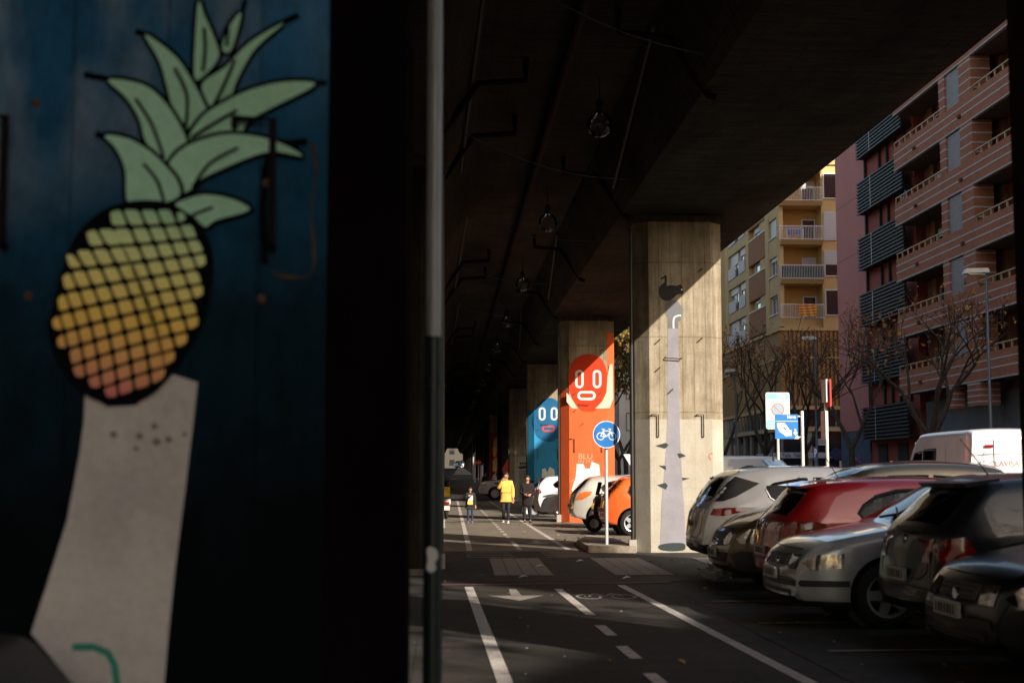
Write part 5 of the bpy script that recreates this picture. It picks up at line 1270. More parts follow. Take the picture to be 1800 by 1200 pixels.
# vans
def make_van(name, label, loc, rz, paint, rear_text=False):
    VAN = dict(detail=False, L=5.4, W=2.02, wr=.34, wheels=(1.1, 4.35), paint=paint, endk=.05, er=.3, tumble=.09,
      top=[(0, 2.30), (.02, 2.42), (.08, 2.50), (.3, 2.54), (3.2, 2.54), (3.7, 2.46), (4.1, 2.15), (4.62, 1.40), (4.8, 1.28), (5.2, 1.12), (5.34, .95), (5.38, .7), (5.40, .6)], bot=[(0, .45), (.1, .36), (5.0, .28), (5.3, .32), (5.4, .42)],
      belt=[(0, 1.3), (5.4, 1.0)], glass=[(3.85, 4.58)], clad=.42, gs=M_cgd, gm=M_cgd, windows=[[(2.3, 1.40), (2.3, 2.1), (3.2, 2.1), (3.2, 1.38)], [(3.32, 1.36), (3.32, 2.08), (3.85, 2.04), (4.4, 1.45), (4.45, 1.30)]], seams=[[(3.2, 2.2), (3.2, .5)], [(1.6, 2.2), (1.6, .6)]], handles=[(3.35, 1.1)], mirror=(4.2, 1.5),
      side_patch=[([(.02, .9), (.02, 1.35), (.12, 1.35), (.12, .9)], M_red, 'tail_lamp'), ([(4.95, .8), (5.0, 1.0), (5.25, .98), (5.34, .8)], M_clear, 'headlamp')], end_patch=[([(-.5, .5), (.5, .5), (.5, .75), (-.5, .75)], 1, M_plas, 'grille')],
      plates=[(-1, .6, 0, .5)], seats=(2.9,), int=(.4, 3.9), inz=1.0)
    if rear_text:
        def ex(t, patch, onside, bvh, paint):
            m = MB(); m.box(-.075, -.058, .40, .412, .5, 2.3); m.box(-.075, -.055, -.9, .9, 1.96, 1.97); m.build('door_seam', mat('grey_seam', (.2,.2,.2), .7), t)
            m = MB(); m.box(-.085, -.06, .43, .62, 2.12, 2.18); m.build('marker_lamp', M_red, t)
            text_mesh('CLAVISA', .19, 'lettering', mat('faded_red_lettering', (.50, .22, .20), .6, var=.2), t, (-.078, .17, 1.74), (R(90), 0, R(-90)), sx=.95)
            m = MB(); m.prism(spline([(.85, 1.70), (.78, 1.80), (.68, 1.77), (.60, 1.86), (.52, 1.72), (.6, 1.68)], 3), 'x', -.078, -.074); m.build('faded_emblem', mat('faded_emblem', (.40, .42, .45), .6), t)
        VAN['extra'] = ex
    return make_car(name, label, 'van', VAN, loc, rz, 'vans beyond the parked cars')
make_van('white_panel_van', 'white panel van showing its lettered rear doors in the sun', (13.90, 34.5, 0), R(90), car_paint('van_white', (.72, .72, .73)), True)
make_van('grey_panel_van', 'grey van facing left just beside the white lettered van', (12.95+5.72, 39.0, -.25), math.pi, car_paint('van_grey', (.12, .12, .135), .2))
make_van('white_far_van', 'white van roof glimpsed behind the trees right of the orange pillar', (10.5, 62, -.3), R(4), car_paint('van_white_b', (.7, .7, .72)))
# ------------------------------------------------------------------ trees
M_bark = mat('bark', (.055, .04, .03), .9, var=.5, scale=8, bump=.4, bscale=20)
M_leafb = mat('rust_leaves', (.26, .11, .035), .8, var=.7, scale=1.5); M_leafy = mat('yellow_leaves', (.50, .26, .03), .8, var=.5, scale=2); M_leafo = mat('olive_leaves', (.20, .15, .035), .8, var=.7, scale=2)
def tree(label, x, y, h, seed, fork=1.9, leaves=700, m=M_leafb, spread=.55, lsz=.07, group='street trees along the right pavement', yellow=30, depth=4):
    rnd = random.Random(seed); g = GZ(y); t = thing('street_tree', label, 'tree', (x, y, g), 0, group)
    mb = MB(); tips = []
    def br(p, d, ln, r, dep):
        n = 4; pts = [p]; rs = [r]; q = p.copy(); dd = d.copy()
        for i in range(n):
            dd = (dd + Vector((rnd.uniform(-1, 1), rnd.uniform(-1, 1), rnd.uniform(-.3, .8)))*.16).normalized(); q = q + dd*ln/n; pts.append(q.copy()); rs.append(r*(1-.45*(i+1)/n))
        mb.tube(pts, rs, 6 if r > .04 else 4, cap=False)
        if dep == 0: tips.extend(pts[1:]); return
        if dep <= 2: tips.extend(pts[2:])
        k = 3 if dep > 1 else rnd.choice((3, 4))
        for j in range(k):
            a = rnd.uniform(0, 2*math.pi); s = rnd.uniform(.35, .95)*spread/.55
            side = Vector((math.cos(a), math.sin(a), rnd.uniform(-.15, .5)))
            nd = (dd + side*s).normalized(); st = pts[-1] if j < 2 else pts[rnd.choice((2, 3))]
            br(st.copy(), nd, ln*rnd.uniform(.62, .86), r*.52, dep-1)
    trunk = [Vector((0, 0, -.1)), Vector((.05, 0, fork*.5)), Vector((.02, .03, fork))]
    mb.tube(trunk, [.17, .14, .13], 10)
    for a0 in (0, 2.3, 4.2)[:3 if seed % 2 else 2]:
        a = a0 + rnd.uniform(-.4, .4); br(Vector((.02, .03, fork-.08)), Vector((math.cos(a)*.55, math.sin(a)*.55, 1)).normalized(), (h-fork)*(.36 if depth == 4 else .46), .125, depth)
    mb.build('trunk', M_bark, t, smooth=True)
    for mm, cnt, nm in ((m, leaves, 'crown'), (M_leafy, yellow, 'yellow_leaves')):
        if not cnt: continue
        lb = MB()
        for i in range(cnt):
            p = rnd.choice(tips) + Vector([rnd.gauss(0, .16) for _ in range(3)]); s = lsz*rnd.uniform(.6, 1.5)
            if nm != 'crown': p = rnd.choice(tips[:len(tips)//3]) + Vector([rnd.gauss(0, .25) for _ in range(3)]); s *= 1.3
            M = Matrix.Translation(p) @ Euler([rnd.uniform(0, 6.3) for _ in range(3)]).to_matrix().to_4x4()
            lb.add([M @ Vector(v) for v in ((-s, 0, 0), (-s*.2, s*.7, .2*s), (s, 0, 0), (-s*.1, -s*.7, .15*s))], [(0, 1, 2, 3)])
        lb.build(nm, mm, t)
    return t
tree('bare forked tree in front of the brick block behind the white van', 17.3, 50, 8.4, 11, 2.9, 420)
tree('bare tree before the pink block louvres, thin rust leaves', 18.0, 62.5, 9.0, 14, 2.8, 520)
tree('bare tree at the corner where pink and ochre blocks meet', 18.1, 71, 8.8, 21, 2.8, 400, depth=3)
tree('rust leaved tree before the ochre block, nearest the blue sign', 17.9, 79, 9.4, 33, 2.8, 600, yellow=50, depth=3)
tree('rust leaved tree in front of the ochre block beside the grey-necked pillar', 17.7, 90, 9.6, 42, 2.8, 600, yellow=50, depth=3)
tree('thin dark tree across the street farther than the ochre corner', 18.5, 112, 9, 51, 2.8, 300, depth=3)
tree('leafy olive brown tree filling the gap beside the orange pillar', 9.9, 78, 11.5, 62, 2.4, 7000, M_leafo, .6, .10, yellow=500)
tree('olive tree beyond the gap tree', 13.2, 108, 12, 71, 2.6, 5000, M_leafo, .6, .11, yellow=300)
# unseen tree added off to the right to dapple the sun on the path
tree('unseen tree added out of frame right to break up the sunlight', 14.0, -4, 17.0, 83, 6.5, 250, M_leafo, .60, .17, yellow=0)

# ------------------------------------------------------------------ lamp posts
M_pole = mat('lamp_pole', (.12, .15, .17), .5, metal=.4, var=.2); M_head = mat('lamp_head', (.62, .60, .56), .5, var=.1)
def lamp(label, x, y, h=7.9, leg=.6):
    t = thing('street_lamp', label, 'street lamp', (x, y, .13), 0, 'street lamps along the right pavement')
    m = MB(); m.tube([(0, 0, 0), (0, 0, 1.2), (0, 0, 1.25), (0, 0, h)], [.085, .085, .06, .042], 10); m.build('pole', M_pole, t, smooth=True)
    m = MB(); m.tube([(0, 0, h-.05), (-leg*.3, -.1, h+.02)], .03, 6); m.build('arm', M_pole, t)
    m = MB(); m.prism([(-leg-.25, h-.02), (-leg-.15, h+.14), (.0, h+.16), (.05, h+.02)], 'y', -.22, .04); m.build('lamp_head', M_head, t)
    m = MB(); m.box(-leg-.1, -.1, -.2, .02, h-.06, h-.021); m.build('lens', mat('lamp_lens', (.3, .28, .25), .2, var=0), t)
lamp('tall slim street lamp in front of the brick block', at(1737, 600, 45).x, 45, 7.95, .55)
lamp('street lamp in front of the ochre slatted wall', at(1434, 700, 65).x, 65, 7.7, .4)
lamp('farthest street lamp close to the edge of the grey-necked pillar', at(1293, 700, 84).x, 84, 7.6, .4)
lamp('street lamp pole farther down the street', 17.1, 106, 7.6, .4)

# ------------------------------------------------------------------ signs
M_wpole = mat('white_pole', (.62, .60, .58), .5, var=.12); M_sw = mat('sign_white', (.72, .72, .73), .45, var=.06)
M_sb = mat('sign_blue', (.006, .15, .48), .4, var=.1); M_slb = mat('sign_light_blue', (.22, .55, .78), .45, var=.08); M_sr = mat('sign_faded_red', (.85, .20, .12), .45, var=.1); M_sred = mat('sign_red', (.62, .03, .02), .4, var=.1); M_sky = mat('sign_pale_blue', (.20, .36, .55), .45, var=.08)
def place(px, py, Y): return at(px, py, Y)
# bicycle sign
t = thing('bicycle_sign', 'round blue cycle lane sign on a white pole in front of the orange pillar', 'sign', (3.37, 29.7, .05))
m = MB(); m.tube([(0, .03, .08), (0, .03, 2.50)], .034, 12); m.build('pole', mat('grey_white_pole', (.50, .50, .52), .45, var=.15), t, smooth=True)
m = MB(); m.lathe([(.001, -.012), (.286, -.012), (.29, 0), (.286, .012), (.001, .012)], 48, Matrix.Translation((0, -.03, 2.36)) @ Matrix.Rotation(R(90), 4, 'X')); d = m.build('disc', M_sb, t, smooth=True)
m = MB()
def rng(m, cx, cz, r, w, y, n=28, a0=0, a1=2*math.pi):
    for k in range(n):
        a, b = a0+(a1-a0)*k/n, a0+(a1-a0)*(k+1)/n
        m.add([(cx+r*math.cos(a), y, cz+r*math.sin(a)), (cx+r*math.cos(b), y, cz+r*math.sin(b)), (cx+(r-w)*math.cos(b), y, cz+(r-w)*math.sin(b)), (cx+(r-w)*math.cos(a), y, cz+(r-w)*math.sin(a))], [(0,1,2,3)])
yb_ = -.046; rng(m, 0, 2.36, .286, .016, yb_, 48); m.build('rim', M_sw, d)
m = MB(); cz = 2.325; rng(m, -.125, cz, .082, .017, yb_); rng(m, .125, cz, .082, .017, yb_)
def bar(m, a, b, w, y):
    dx, dz = b[0]-a[0], b[1]-a[1]; l = math.hypot(dx, dz); nx, nz = -dz/l*w/2, dx/l*w/2
    m.add([(a[0]+nx, y, a[1]+nz), (b[0]+nx, y, b[1]+nz), (b[0]-nx, y, b[1]-nz), (a[0]-nx, y, a[1]-nz)], [(0,1,2,3)])
for a, b in (((-.125, cz), (-.065, cz+.11)), ((-.065, cz+.11), (.085, cz+.11)), ((-.07, cz+.09), (.0, cz-.01)), ((.0, cz-.01), (.09, cz+.11)), ((.125, cz), (.075, cz+.14)), ((0, cz-.01), (-.125, cz)), ((.04, cz+.155), (.10, cz+.145)), ((-.10, cz+.145), (-.035, cz+.145)), ((-.065, cz+.11), (-.06, cz+.14))): bar(m, a, b, .018, yb_-.001)
m.build('bicycle_symbol', M_sw, d)
m = MB(); m.box(-.05, .05, -.018, .0, 2.2, 2.24); m.box(-.05, .05, -.018, .0, 2.48, 2.52); m.build('bracket', M_steel, t)
# parking zone sign
t = thing('parking_zone_sign', 'tall white and light blue no-parking zone sign above the white crossover', 'sign', (8.27, 35.0, .0))
a = place(1345.5, 689.5, 35) - Vector((8.27, 35, 0)); b = place(1388.5, 754, 35) - Vector((8.27, 35, 0)); cx, cz, w, h = (a.x+b.x)/2, (a.z+b.z)/2, b.x-a.x, a.z-b.z
m = MB(); m.tube([(cx, .04, -.0), (cx, .04, a.z-.1)], .035, 10); m.build('pole', M_wpole, t, smooth=True)
m = MB(); m.prism(rrect(cx, cz, w, h, .05), 'y', -.012, .012); pn = m.build('panel', M_sw, t)
m = MB(); m.prism(rrect(cx, a.z-.095, w-.03, .15, .03), 'y', -.018, -.013); m.prism(rrect(cx, b.z+.12, w-.03, .2, .03), 'y', -.018, -.013); m.build('blue_band', M_slb, pn)
m = MB(); rr = rrect(cx, cz+.0, w*.70, h*.50, .01)
for p, q in zip(rr, rr[1:]+rr[:1]): bar(m, p, q, .007, -.014)
m.build('frame_line', mat('grey_line', (.3, .3, .32), .5), pn)
m = MB(); rng(m, cx, cz+.03, .165, .036, -.016, 40); bar(m, (cx-.10, cz+.13), (cx+.10, cz-.07), .036, -.0165); m.build('red_ring', M_sr, pn)
m = MB(); m.lathe([(.001, 0), (.13, 0)], 32, Matrix.Translation((cx, -.0145, cz+.03)) @ Matrix.Rotation(R(90), 4, 'X')); m.build('blue_field', M_sky, pn)
text_mesh('zona', .085, 'lettering', M_sky, pn, (cx-.14, -.0195, a.z-.095), (R(90), 0, 0)); text_mesh('blava', .115, 'lettering', M_sw, pn, (cx+.10, -.0195, a.z-.09), (R(90), 0, 0), True)
m = MB(); m.box(cx-.22, cx+.1, -.0205, -.0185, b.z+.14, b.z+.165); m.box(cx-.25, cx+.18, -.0205, -.0185, b.z+.07, b.z+.085); m.build('small_print', M_sw, pn)
# pay sign with hand
t = thing('pay_here_sign', 'square blue sign with a pale hand and down arrow flagged off a white pole', 'sign', (8.5, 34.2, 0))
O = Vector((8.5, 34.2, 0)); Q = lambda x, y: place(x, y, 34.2) - O
a, b = Q(1362, 728), Q(1403, 771)
m = MB(); m.box(a.x, b.x, -.012, .012, b.z, a.z); pn = m.build('panel', M_sb, t)
p = Q(1409.5, 722); m = MB(); m.tube([(p.x, 0, 0), (p.x, 0, p.z)], .042, 12); m.build('pole', M_wpole, t, smooth=True)
m = MB(); m.box(b.x, p.x, -.01, .01, a.z-.06, a.z-.03); m.box(b.x-.02, p.x, -.01, .01, b.z+.03, b.z+.06); m.build('bracket', M_wpole, t)
def q2(l): return [Q(x, y) for x, y in l]
m = MB(); u, v = Q(1362, 739.5), Q(1402, 740.5); m.box(u.x+.01, v.x, -.016, -.0125, v.z, u.z); m.build('white_line', M_sw, pn)
S3 = lambda l: [(1320 + x/12, 680 + y/12) for x, y in l]
hand = S3([(540,770),(560,752),(700,752),(740,790),(790,860),(815,905),(850,905),(860,930),(855,1035),(810,1030),(760,1042),(715,1030),(690,1000),(660,985),(600,945),(580,910),(555,860)])
multi([(q2(hand), [q2(S3([(672,850),(685,840),(745,885),(745,905),(715,900)]))])], 'hand_symbol', mat('pale_grey_symbol', (.50, .48, .46), .5, var=.1), pn, th=.015)
multi([(q2(S3([(918,880),(950,880),(952,965),(975,950),(985,965),(937,1022),(890,965),(900,950),(920,962)])), ())], 'arrow_symbol', M_sw, pn, th=.015)
p = Q(1391, 732.5); text_mesh('blava', .11, 'lettering', M_sw, pn, (p.x, -.016, p.z), (R(90), 0, 0), True)
multi([(q2([(1396,771),(1401.5,771),(1405,770.5),(1401,764)]), ())], 'torn_corner', M_sw, pn, th=.016)
# pair of edge-on signs
t = thing('edge_on_sign_post', 'white post carrying signs seen edge-on, one red, above the parked cars', 'sign', (9.4, 35.5, 0))
O2 = Vector((9.4, 35.5, 0)); p = place(1452.5, 722, 35.5) - O2
m = MB(); m.tube([(p.x, 0, 0), (p.x, 0, p.z)], .042, 12); m.build('pole', M_wpole, t, smooth=True)
def edge(x, y0, y1, mm, nm, w=.62, ang=8):
    c0 = place(x, y0, 35.5)-O2; c1 = place(x, y1, 35.5)-O2; M = Matrix.Translation((c0.x, .0, 0)) @ Matrix.Rotation(R(ang), 4, 'Z')
    m = MB(); m.box(-.02, .02, -w/2, w/2, c1.z, c0.z, M); return m.build(nm, mm, t)
edge(1449, 667, 707, M_sw, 'white_panel', .35, 4); edge(1455.5, 667, 715, M_sred, 'red_panel', .5, -2); edge(1448, 722, 772, M_sw, 'lower_panel', .35, 5)
c0 = place(1449.5, 700, 35.5)-O2; m = MB(); m.tube([(c0.x, .02, p.z-.1), (c0.x, .02, c0.z)], .02, 8); m.build('extension_tube', M_wpole, t)
# vertical blue parking sign
t = thing('parking_p_sign', 'narrow dark blue P sign on the street lamp pole by the ochre block', 'sign', (13.6, 52, 0))
O = Vector((13.6, 52, 0)); a = place(1429, 785, 52)-O; b = place(1437.5, 808, 52)-O
m = MB(); m.box(a.x, b.x, -.02, .02, b.z, a.z); pn = m.build('panel', mat('deep_sign_blue', (.01, .06, .22), .5, var=.1), t)
m = MB(); m.tube([((a.x+b.x)/2, .05, 0), ((a.x+b.x)/2, .05, a.z)], .035, 8); m.build('pole', M_pole, t)
text_mesh('P', .42, 'lettering', M_sw, pn, ((a.x+b.x)/2, -.024, (a.z+b.z)/2), (R(90), 0, 0), True, sx=.45)
# second hand sign facing the other way further right
t = thing('small_pay_sign', 'small blue pay sign with arrow by the pavement near the vans', 'sign', (14.6, 44, 0))
O = Vector((14.6, 44, 0)); a = place(1611, 777, 44)-O; b = place(1630, 796, 44)-O
m = MB(); m.box(a.x, b.x, -.012, .012, b.z, a.z); pn = m.build('panel', mat('mid_sign_blue', (.01, .10, .33), .5, var=.1), t)
m = MB(); m.tube([(a.x-.03, 0, 0), (a.x-.03, 0, a.z)], .025, 8); m.build('pole', M_wpole, t)
cxx, czz = (a.x+b.x)/2, (a.z+b.z)/2
m = MB(); bar(m, (cxx-.12, czz+.03), (cxx-.12, czz-.08), .02, -.014); bar(m, (cxx-.15, czz-.05), (cxx-.12, czz-.10), .02, -.0142); bar(m, (cxx-.09, czz-.05), (cxx-.12, czz-.10), .02, -.0144); rng(m, cxx+.05, czz-.02, .10, .04, -.014, 14, .4, 3.6); m.build('arrow_and_hand_symbol', M_sw, pn)
# solar panel of the pay machine
t = thing('parking_meter', 'parking meter with tilted blue solar panel seen over the white crossover', 'parking meter', (8.15, 33.0, 0))
O = Vector((8.15, 33, 0)); pa = [place(x, y, 33)-O for x, y in ((1343, 807), (1375, 807.5), (1381, 820), (1349, 820))]
m = MB(); V = []
for i, q in enumerate(pa): V.append((q.x, (.22 if i < 2 else -.18), q.z))
V += [(x, y, z-.03) for x, y, z in V]; m.add(V, [(0,1,2,3), (7,6,5,4), (0,4,5,1), (1,5,6,2), (2,6,7,3), (3,7,4,0)]); sp = m.build('solar_panel', mat('solar_blue', (.03, .08, .16), .15, coat=1, var=.3), t)
m = MB()
for k in range(1, 7):
    f = k/7; A_ = Vector(V[0]).lerp(Vector(V[1]), f); B_ = Vector(V[3]).lerp(Vector(V[2]), f); m.tube([A_+Vector((0,0,.004)), B_+Vector((0,-.003,.004))], .006, 4)
m.build('cell_line', M_sw, sp)
m = MB(); m.box(.02, .36, -.15, .15, 0, 1.45); m.tube([(.19, 0, 1.45), (.19, 0, pa[2].z-.0)], .03, 8); m.build('cabinet', M_plas, t)
m = MB(); q = place(1359, 795, 33)-O; m.tube([(q.x, 0, pa[0].z-.05), (q.x, 0, q.z)], .022, 6); m.build('aerial', M_plas, t)

# far signs under the viaduct
t = thing('no_entry_sign', 'red no-entry disc on a pale post far down the path', 'sign', (3.85, 160, GZ(160)))
O = t.location; q = place(841, 812.5, 160)-O
m = MB(); m.tube([(q.x, .05, 0), (q.x, .05, q.z+.3)], .05, 8); m.build('pole', M_wpole, t)
m = MB(); m.lathe([(.001, 0), (.33, 0)], 28, Matrix.Translation((q.x, -.02, q.z)) @ Matrix.Rotation(R(90), 4, 'X')); m.build('disc', M_sred, t)
m = MB(); m.box(q.x-.24, q.x+.24, -.03, -.024, q.z-.05, q.z+.05); m.build('white_bar', M_sw, t)
for i, (px, y0, Y, mm, lab) in enumerate(((832, 798, 170, M_wpole, 'white post left of the far no-entry sign'), (834.5, 796, 150, M_wpole, 'taller white post beside the far no-entry sign'), (846.5, 818, 140, M_wpole, 'short thick pale bollard right of the far no-entry sign'))):
    t = thing('white_post', lab, 'post', (place(px, 830, Y).x, Y, GZ(Y))); q = place(px, y0, Y)
    m = MB(); m.tube([(0, 0, 0), (0, 0, q.z-GZ(Y))], .07 if i < 2 else .16, 8); m.ball((0, 0, q.z-GZ(Y)), .08, 8, 6); m.build('shaft', mm, t, smooth=True)
for i, (px, py, Y, rr_, lab) in enumerate(((855, 815.5, 150, .33, 'round blue sign in shade right of the no-entry sign'), (892.5, 805, 118, .30, 'round blue sign against the bare pillar far down the path'))):
    q = place(px, py, Y); t = thing('round_blue_sign', lab, 'sign', (q.x, Y, GZ(Y))); z = q.z-GZ(Y)
    m = MB(); m.tube([(0, .05, 0), (0, .05, z)], .04, 8); m.build('pole', M_steel, t)
    m = MB(); m.lathe([(.001, 0), (rr_, 0)], 28, Matrix.Translation((0, -.02, z)) @ Matrix.Rotation(R(90), 4, 'X')); m.build('disc', M_sb, t)
    m = MB(); bar(m, (-.15, z), (.12, z+.05), .05, -.03); bar(m, (.0, z-.1), (.05, z+.1), .05, -.031); m.build('symbol', M_sw, t)
# pedestrian triangle in the gap
t = thing('triangle_sign', 'white triangular sign half hidden by the grey-necked pillar', 'sign', (place(1101, 806, 48).x, 48, 0)); z = place(1101, 798, 48).z
m = MB(); m.prism([(-.10, z-.0), (.5, z), (.2, z-.5)], 'y', -.012, .012); m.build('panel', M_sw, t); m = MB(); m.tube([(.2, .03, 0), (.2, .03, z)], .03, 8); m.build('pole', M_wpole, t)

# ------------------------------------------------------------------ people
M_skin = mat('skin', (.48, .25, .16), .6, var=.1)
def skin_mesh(name, m, parent, verts, edges, radii, sub=1, root=0):
    me = bpy.data.meshes.new(name); me.from_pydata(verts, edges, []); o = bpy.data.objects.new(name, me); COL.objects.link(o)
    mod = o.modifiers.new('skin', 'SKIN'); 
    for i, r in enumerate(radii):
        rr = r if isinstance(r, tuple) else (r, r); me.skin_vertices[0].data[i].radius = rr
        me.skin_vertices[0].data[i].use_root = (i == root)
    s = o.modifiers.new('sub', 'SUBSURF'); s.levels = sub; s.render_levels = sub
    bpy.context.view_layer.update(); dg = bpy.context.evaluated_depsgraph_get()
    nm = bpy.data.meshes.new_from_object(o.evaluated_get(dg)); bpy.data.objects.remove(o); bpy.data.meshes.remove(me)
    nm.materials.clear(); nm.materials.append(m); nm.polygons.foreach_set('use_smooth', [True]*len(nm.polygons)); nm.name = name
    ob = bpy.data.objects.new(name, nm); COL.objects.link(ob); ob.parent = parent; return ob
def person(label, loc, h, rz, J, top, topm, legm, shoem, hairm, hair='short', coat_len=0, skirt=False, group=None, fat=1.0):
    """J: pose dict with joints in units of height; facing -Y"""
    t = thing('person', label, 'person', loc, rz, group); t.scale = (h,)*3
    d = dict(head=(0, -.01, .935), neck=(0, 0, .845), chest=(0, 0, .74), waist=(0, .0, .60), pelvis=(0, 0, .52),
        ls=(.105, 0, .80), le=(.135, .01, .63), lw=(.14, -.03, .49), rs=(-.105, 0, .80), re=(-.135, .01, .63), rw=(-.14, -.03, .49),
        lh=(.055, 0, .50), lk=(.06, -.01, .28), la=(.06, .02, .045), rh=(-.055, 0, .50), rk=(-.06, -.01, .28), ra=(-.06, .02, .045))
    d.update(J); g = {k: Vector(v) for k, v in d.items()}
    names = ['pelvis', 'waist', 'chest', 'neck', 'head', 'ls', 'le', 'lw', 'rs', 're', 'rw', 'lh', 'lk', 'la', 'rh', 'rk', 'ra']
    rad = dict(pelvis=(.080, .058), waist=(.068, .05), chest=(.085, .058), neck=.030, head=.055, ls=.040, le=.026, lw=.016, rs=.040, re=.026, rw=.016, lh=.052, lk=.032, la=.021, rh=.052, rk=.032, ra=.021)
    E_ = [('pelvis', 'waist'), ('waist', 'chest'), ('chest', 'neck'), ('neck', 'head'), ('chest', 'ls'), ('ls', 'le'), ('le', 'lw'), ('chest', 'rs'), ('rs', 're'), ('re', 'rw'), ('pelvis', 'lh'), ('lh', 'lk'), ('lk', 'la'), ('pelvis', 'rh'), ('rh', 'rk'), ('rk', 'ra')]
    V = [g[n] for n in names]; ed = [(names.index(a), names.index(b)) for a, b in E_]; rs = [rad[n] for n in names]
    # crown, chin, feet, palms and fingers
    def addp(p, r, to): V.append(Vector(p)); rs.append(r); ed.append((to, len(V)-1)); return len(V)-1
    hd = names.index('head'); addp(g['head']+Vector((0, .004, .035)), .046, hd); addp(g['head']+Vector((0, -.030, -.028)), .030, hd); addp(g['head']+Vector((0, -.058, -.008)), .010, hd)
    for s, a in (('l', 'la'), ('r', 'ra')): addp(g[a]+Vector((0, -.085, -.025)), .018, names.index(a))
    for s in 'lr':
        w, e = g[s+'w'], g[s+'e']; dr = (w-e).normalized(); ac = dr.cross(Vector((0, 1, 0))); ac = ac.normalized() if ac.length > .1 else Vector((1, 0, 0))
        pm = addp(w+dr*.035, (.020, .012), names.index(s+'w'))
        for k, (o, ln) in enumerate(((-.015, .038), (-.005, .045), (.005, .042), (.015, .034))):
            a = addp(w+dr*.058+ac*o, .0055, pm); addp(w+dr*(.058+ln*.5)+ac*o, .005, a); 
            addp(w+dr*(.058+ln)+ac*o+Vector((0, -.012, 0)), .004, len(V)-1)
        a = addp(w+dr*.03+ac*.026, .006, pm); addp(w+dr*.055+ac*.036, .005, a)
    skin_mesh('body', M_skin, t, V, ed, rs, 2)
    face = MB(); 
    for s in (-1, 1): face.ball(g['head']+Vector((s*.018, -.049, .006)), (.006, .004, .004), 8, 6)
    face.each('eye', M_plas, t); m = MB(); m.ball(g['head']+Vector((0, -.050, -.028)), (.014, .006, .004), 8, 6); m.build('mouth', mat('lips', (.3, .1, .08), .6, var=0), t)
    m = MB(); [m.ball(g['head']+Vector((s*.053, .004, -.002)), (.006, .012, .018), 8, 6) for s in (-1, 1)]; m.each('ear', M_skin, t)
    H_ = MB(); H_.ball(g['head']+Vector((0, .012, .022)), (.060, .062, .056), 14, 10)
    if hair == 'long': H_.ball(g['head']+Vector((0, .035, -.03)), (.058, .035, .085), 12, 8)
    if hair != 'bald': H_.build('hair', hairm, t, smooth=True)
    k = 1.24*fat
    sel = ['pelvis', 'waist', 'chest', 'neck', 'ls', 'le', 'lw', 'rs', 're', 'rw']; VV = [g[n].copy() for n in sel]; rr_ = dict(pelvis=(.098*k, .066*k), waist=(.085*k, .056*k), chest=(.088*k, .060*k), neck=.036, ls=.045*k, le=.034*k, lw=.026*k, rs=.045*k, re=.034*k, rw=.026*k)
    VV[3] = g['neck'] + Vector((0, 0, -.01)); ee = [(0,1),(1,2),(2,3),(2,4),(4,5),(5,6),(2,7),(7,8),(8,9)]; RRR = [rr_[n] for n in sel]
    VV.append(g['pelvis']+Vector((0, 0, -.04-coat_len))); RRR.append((.10*k, .068*k)); ee.append((0, len(VV)-1))
    skin_mesh(top, topm, t, VV, ee, RRR, 2)
    sel = ['pelvis', 'lh', 'lk', 'la', 'rh', 'rk', 'ra']; VV = [g[n] for n in sel]; skin_mesh('trousers', legm, t, VV, [(0,1),(1,2),(2,3),(0,4),(4,5),(5,6)], [(.066, .048), .05, .036, .027, .056, .036, .027], 2)
    for s in 'lr':
        a = g[s+'a']; m = MB(); m.ball(a+Vector((0, -.035, -.022)), (.026, .068, .022), 12, 8); m.box(a.x-.024, a.x+.024, a.y-.095, a.y+.03, a.z-.047, a.z-.036); m.build('shoe', shoem, t, smooth=True, angle=50)
    return t
M_yel = mat('yellow_jacket', (.80, .46, .09), .75, var=.2, scale=6); M_dkc = mat('dark_cloth', (.012, .013, .018), .85, var=.3); M_mar = mat('dark_maroon_coat', (.010, .004, .005), .9, var=.3); M_hair = mat('dark_hair', (.012, .009, .007), .6, var=.3); M_denim = mat('dark_denim', (.02, .035, .08), .85, var=.3); M_shoe = mat('white_shoe', (.60, .58, .58), .6, var=.1)
gy = lambda y: 3875/(y-836)
person('person in a yellow jacket and black trousers walking with a hand raised to the face', (2.02, 47.2, 0), 1.66, R(-6), dict(rs=(-.10, 0, .80), re=(-.15, -.06, .68), rw=(-.06, -.10, .83), lk=(.05, -.05, .28), la=(.045, -.02, .045), ra=(-.055, .10, .06), rk=(-.055, .0, .28)), 'jacket', M_yel, M_dkc, M_shoe, M_hair, 'long', .02, fat=.95)
person('person in a dark maroon coat in shadow beside the yellow jacket', (2.75, 47.6, 0), 1.56, 0, dict(rw=(-.06, -.10, .60), lw=(.06, -.10, .60)), 'coat', M_mar, M_dkc, M_dkc, M_hair, 'short', .16, fat=1.0)
kid = person('child in a dark jacket and jeans walking ahead of the adults', (.84, 47.4, 0), 1.18, R(10), dict(head=(0, -.01, .93), rw=(-.03, -.12, .74), re=(-.12, -.03, .66), lk=(.055, -.04, .28), la=(.05, .0, .045), ra=(-.055, .07, .05)), 'jacket', M_dkc, M_denim, mat('blue_shoe', (.12, .2, .35), .6, var=.1), M_hair, 'short', fat=1.1)
m = MB(); m.prism(rrect(-.005, .70, .13, .16, .02), 'y', -.095, -.088); m.build('chest_print', mat('pale_print', (.55, .50, .48), .7, var=.3), kid)
m = MB(); m.prism(rrect(-.02, .565, .15, .10, .02), 'y', -.115, -.10); m.build('yellow_pouch', M_yel, kid)
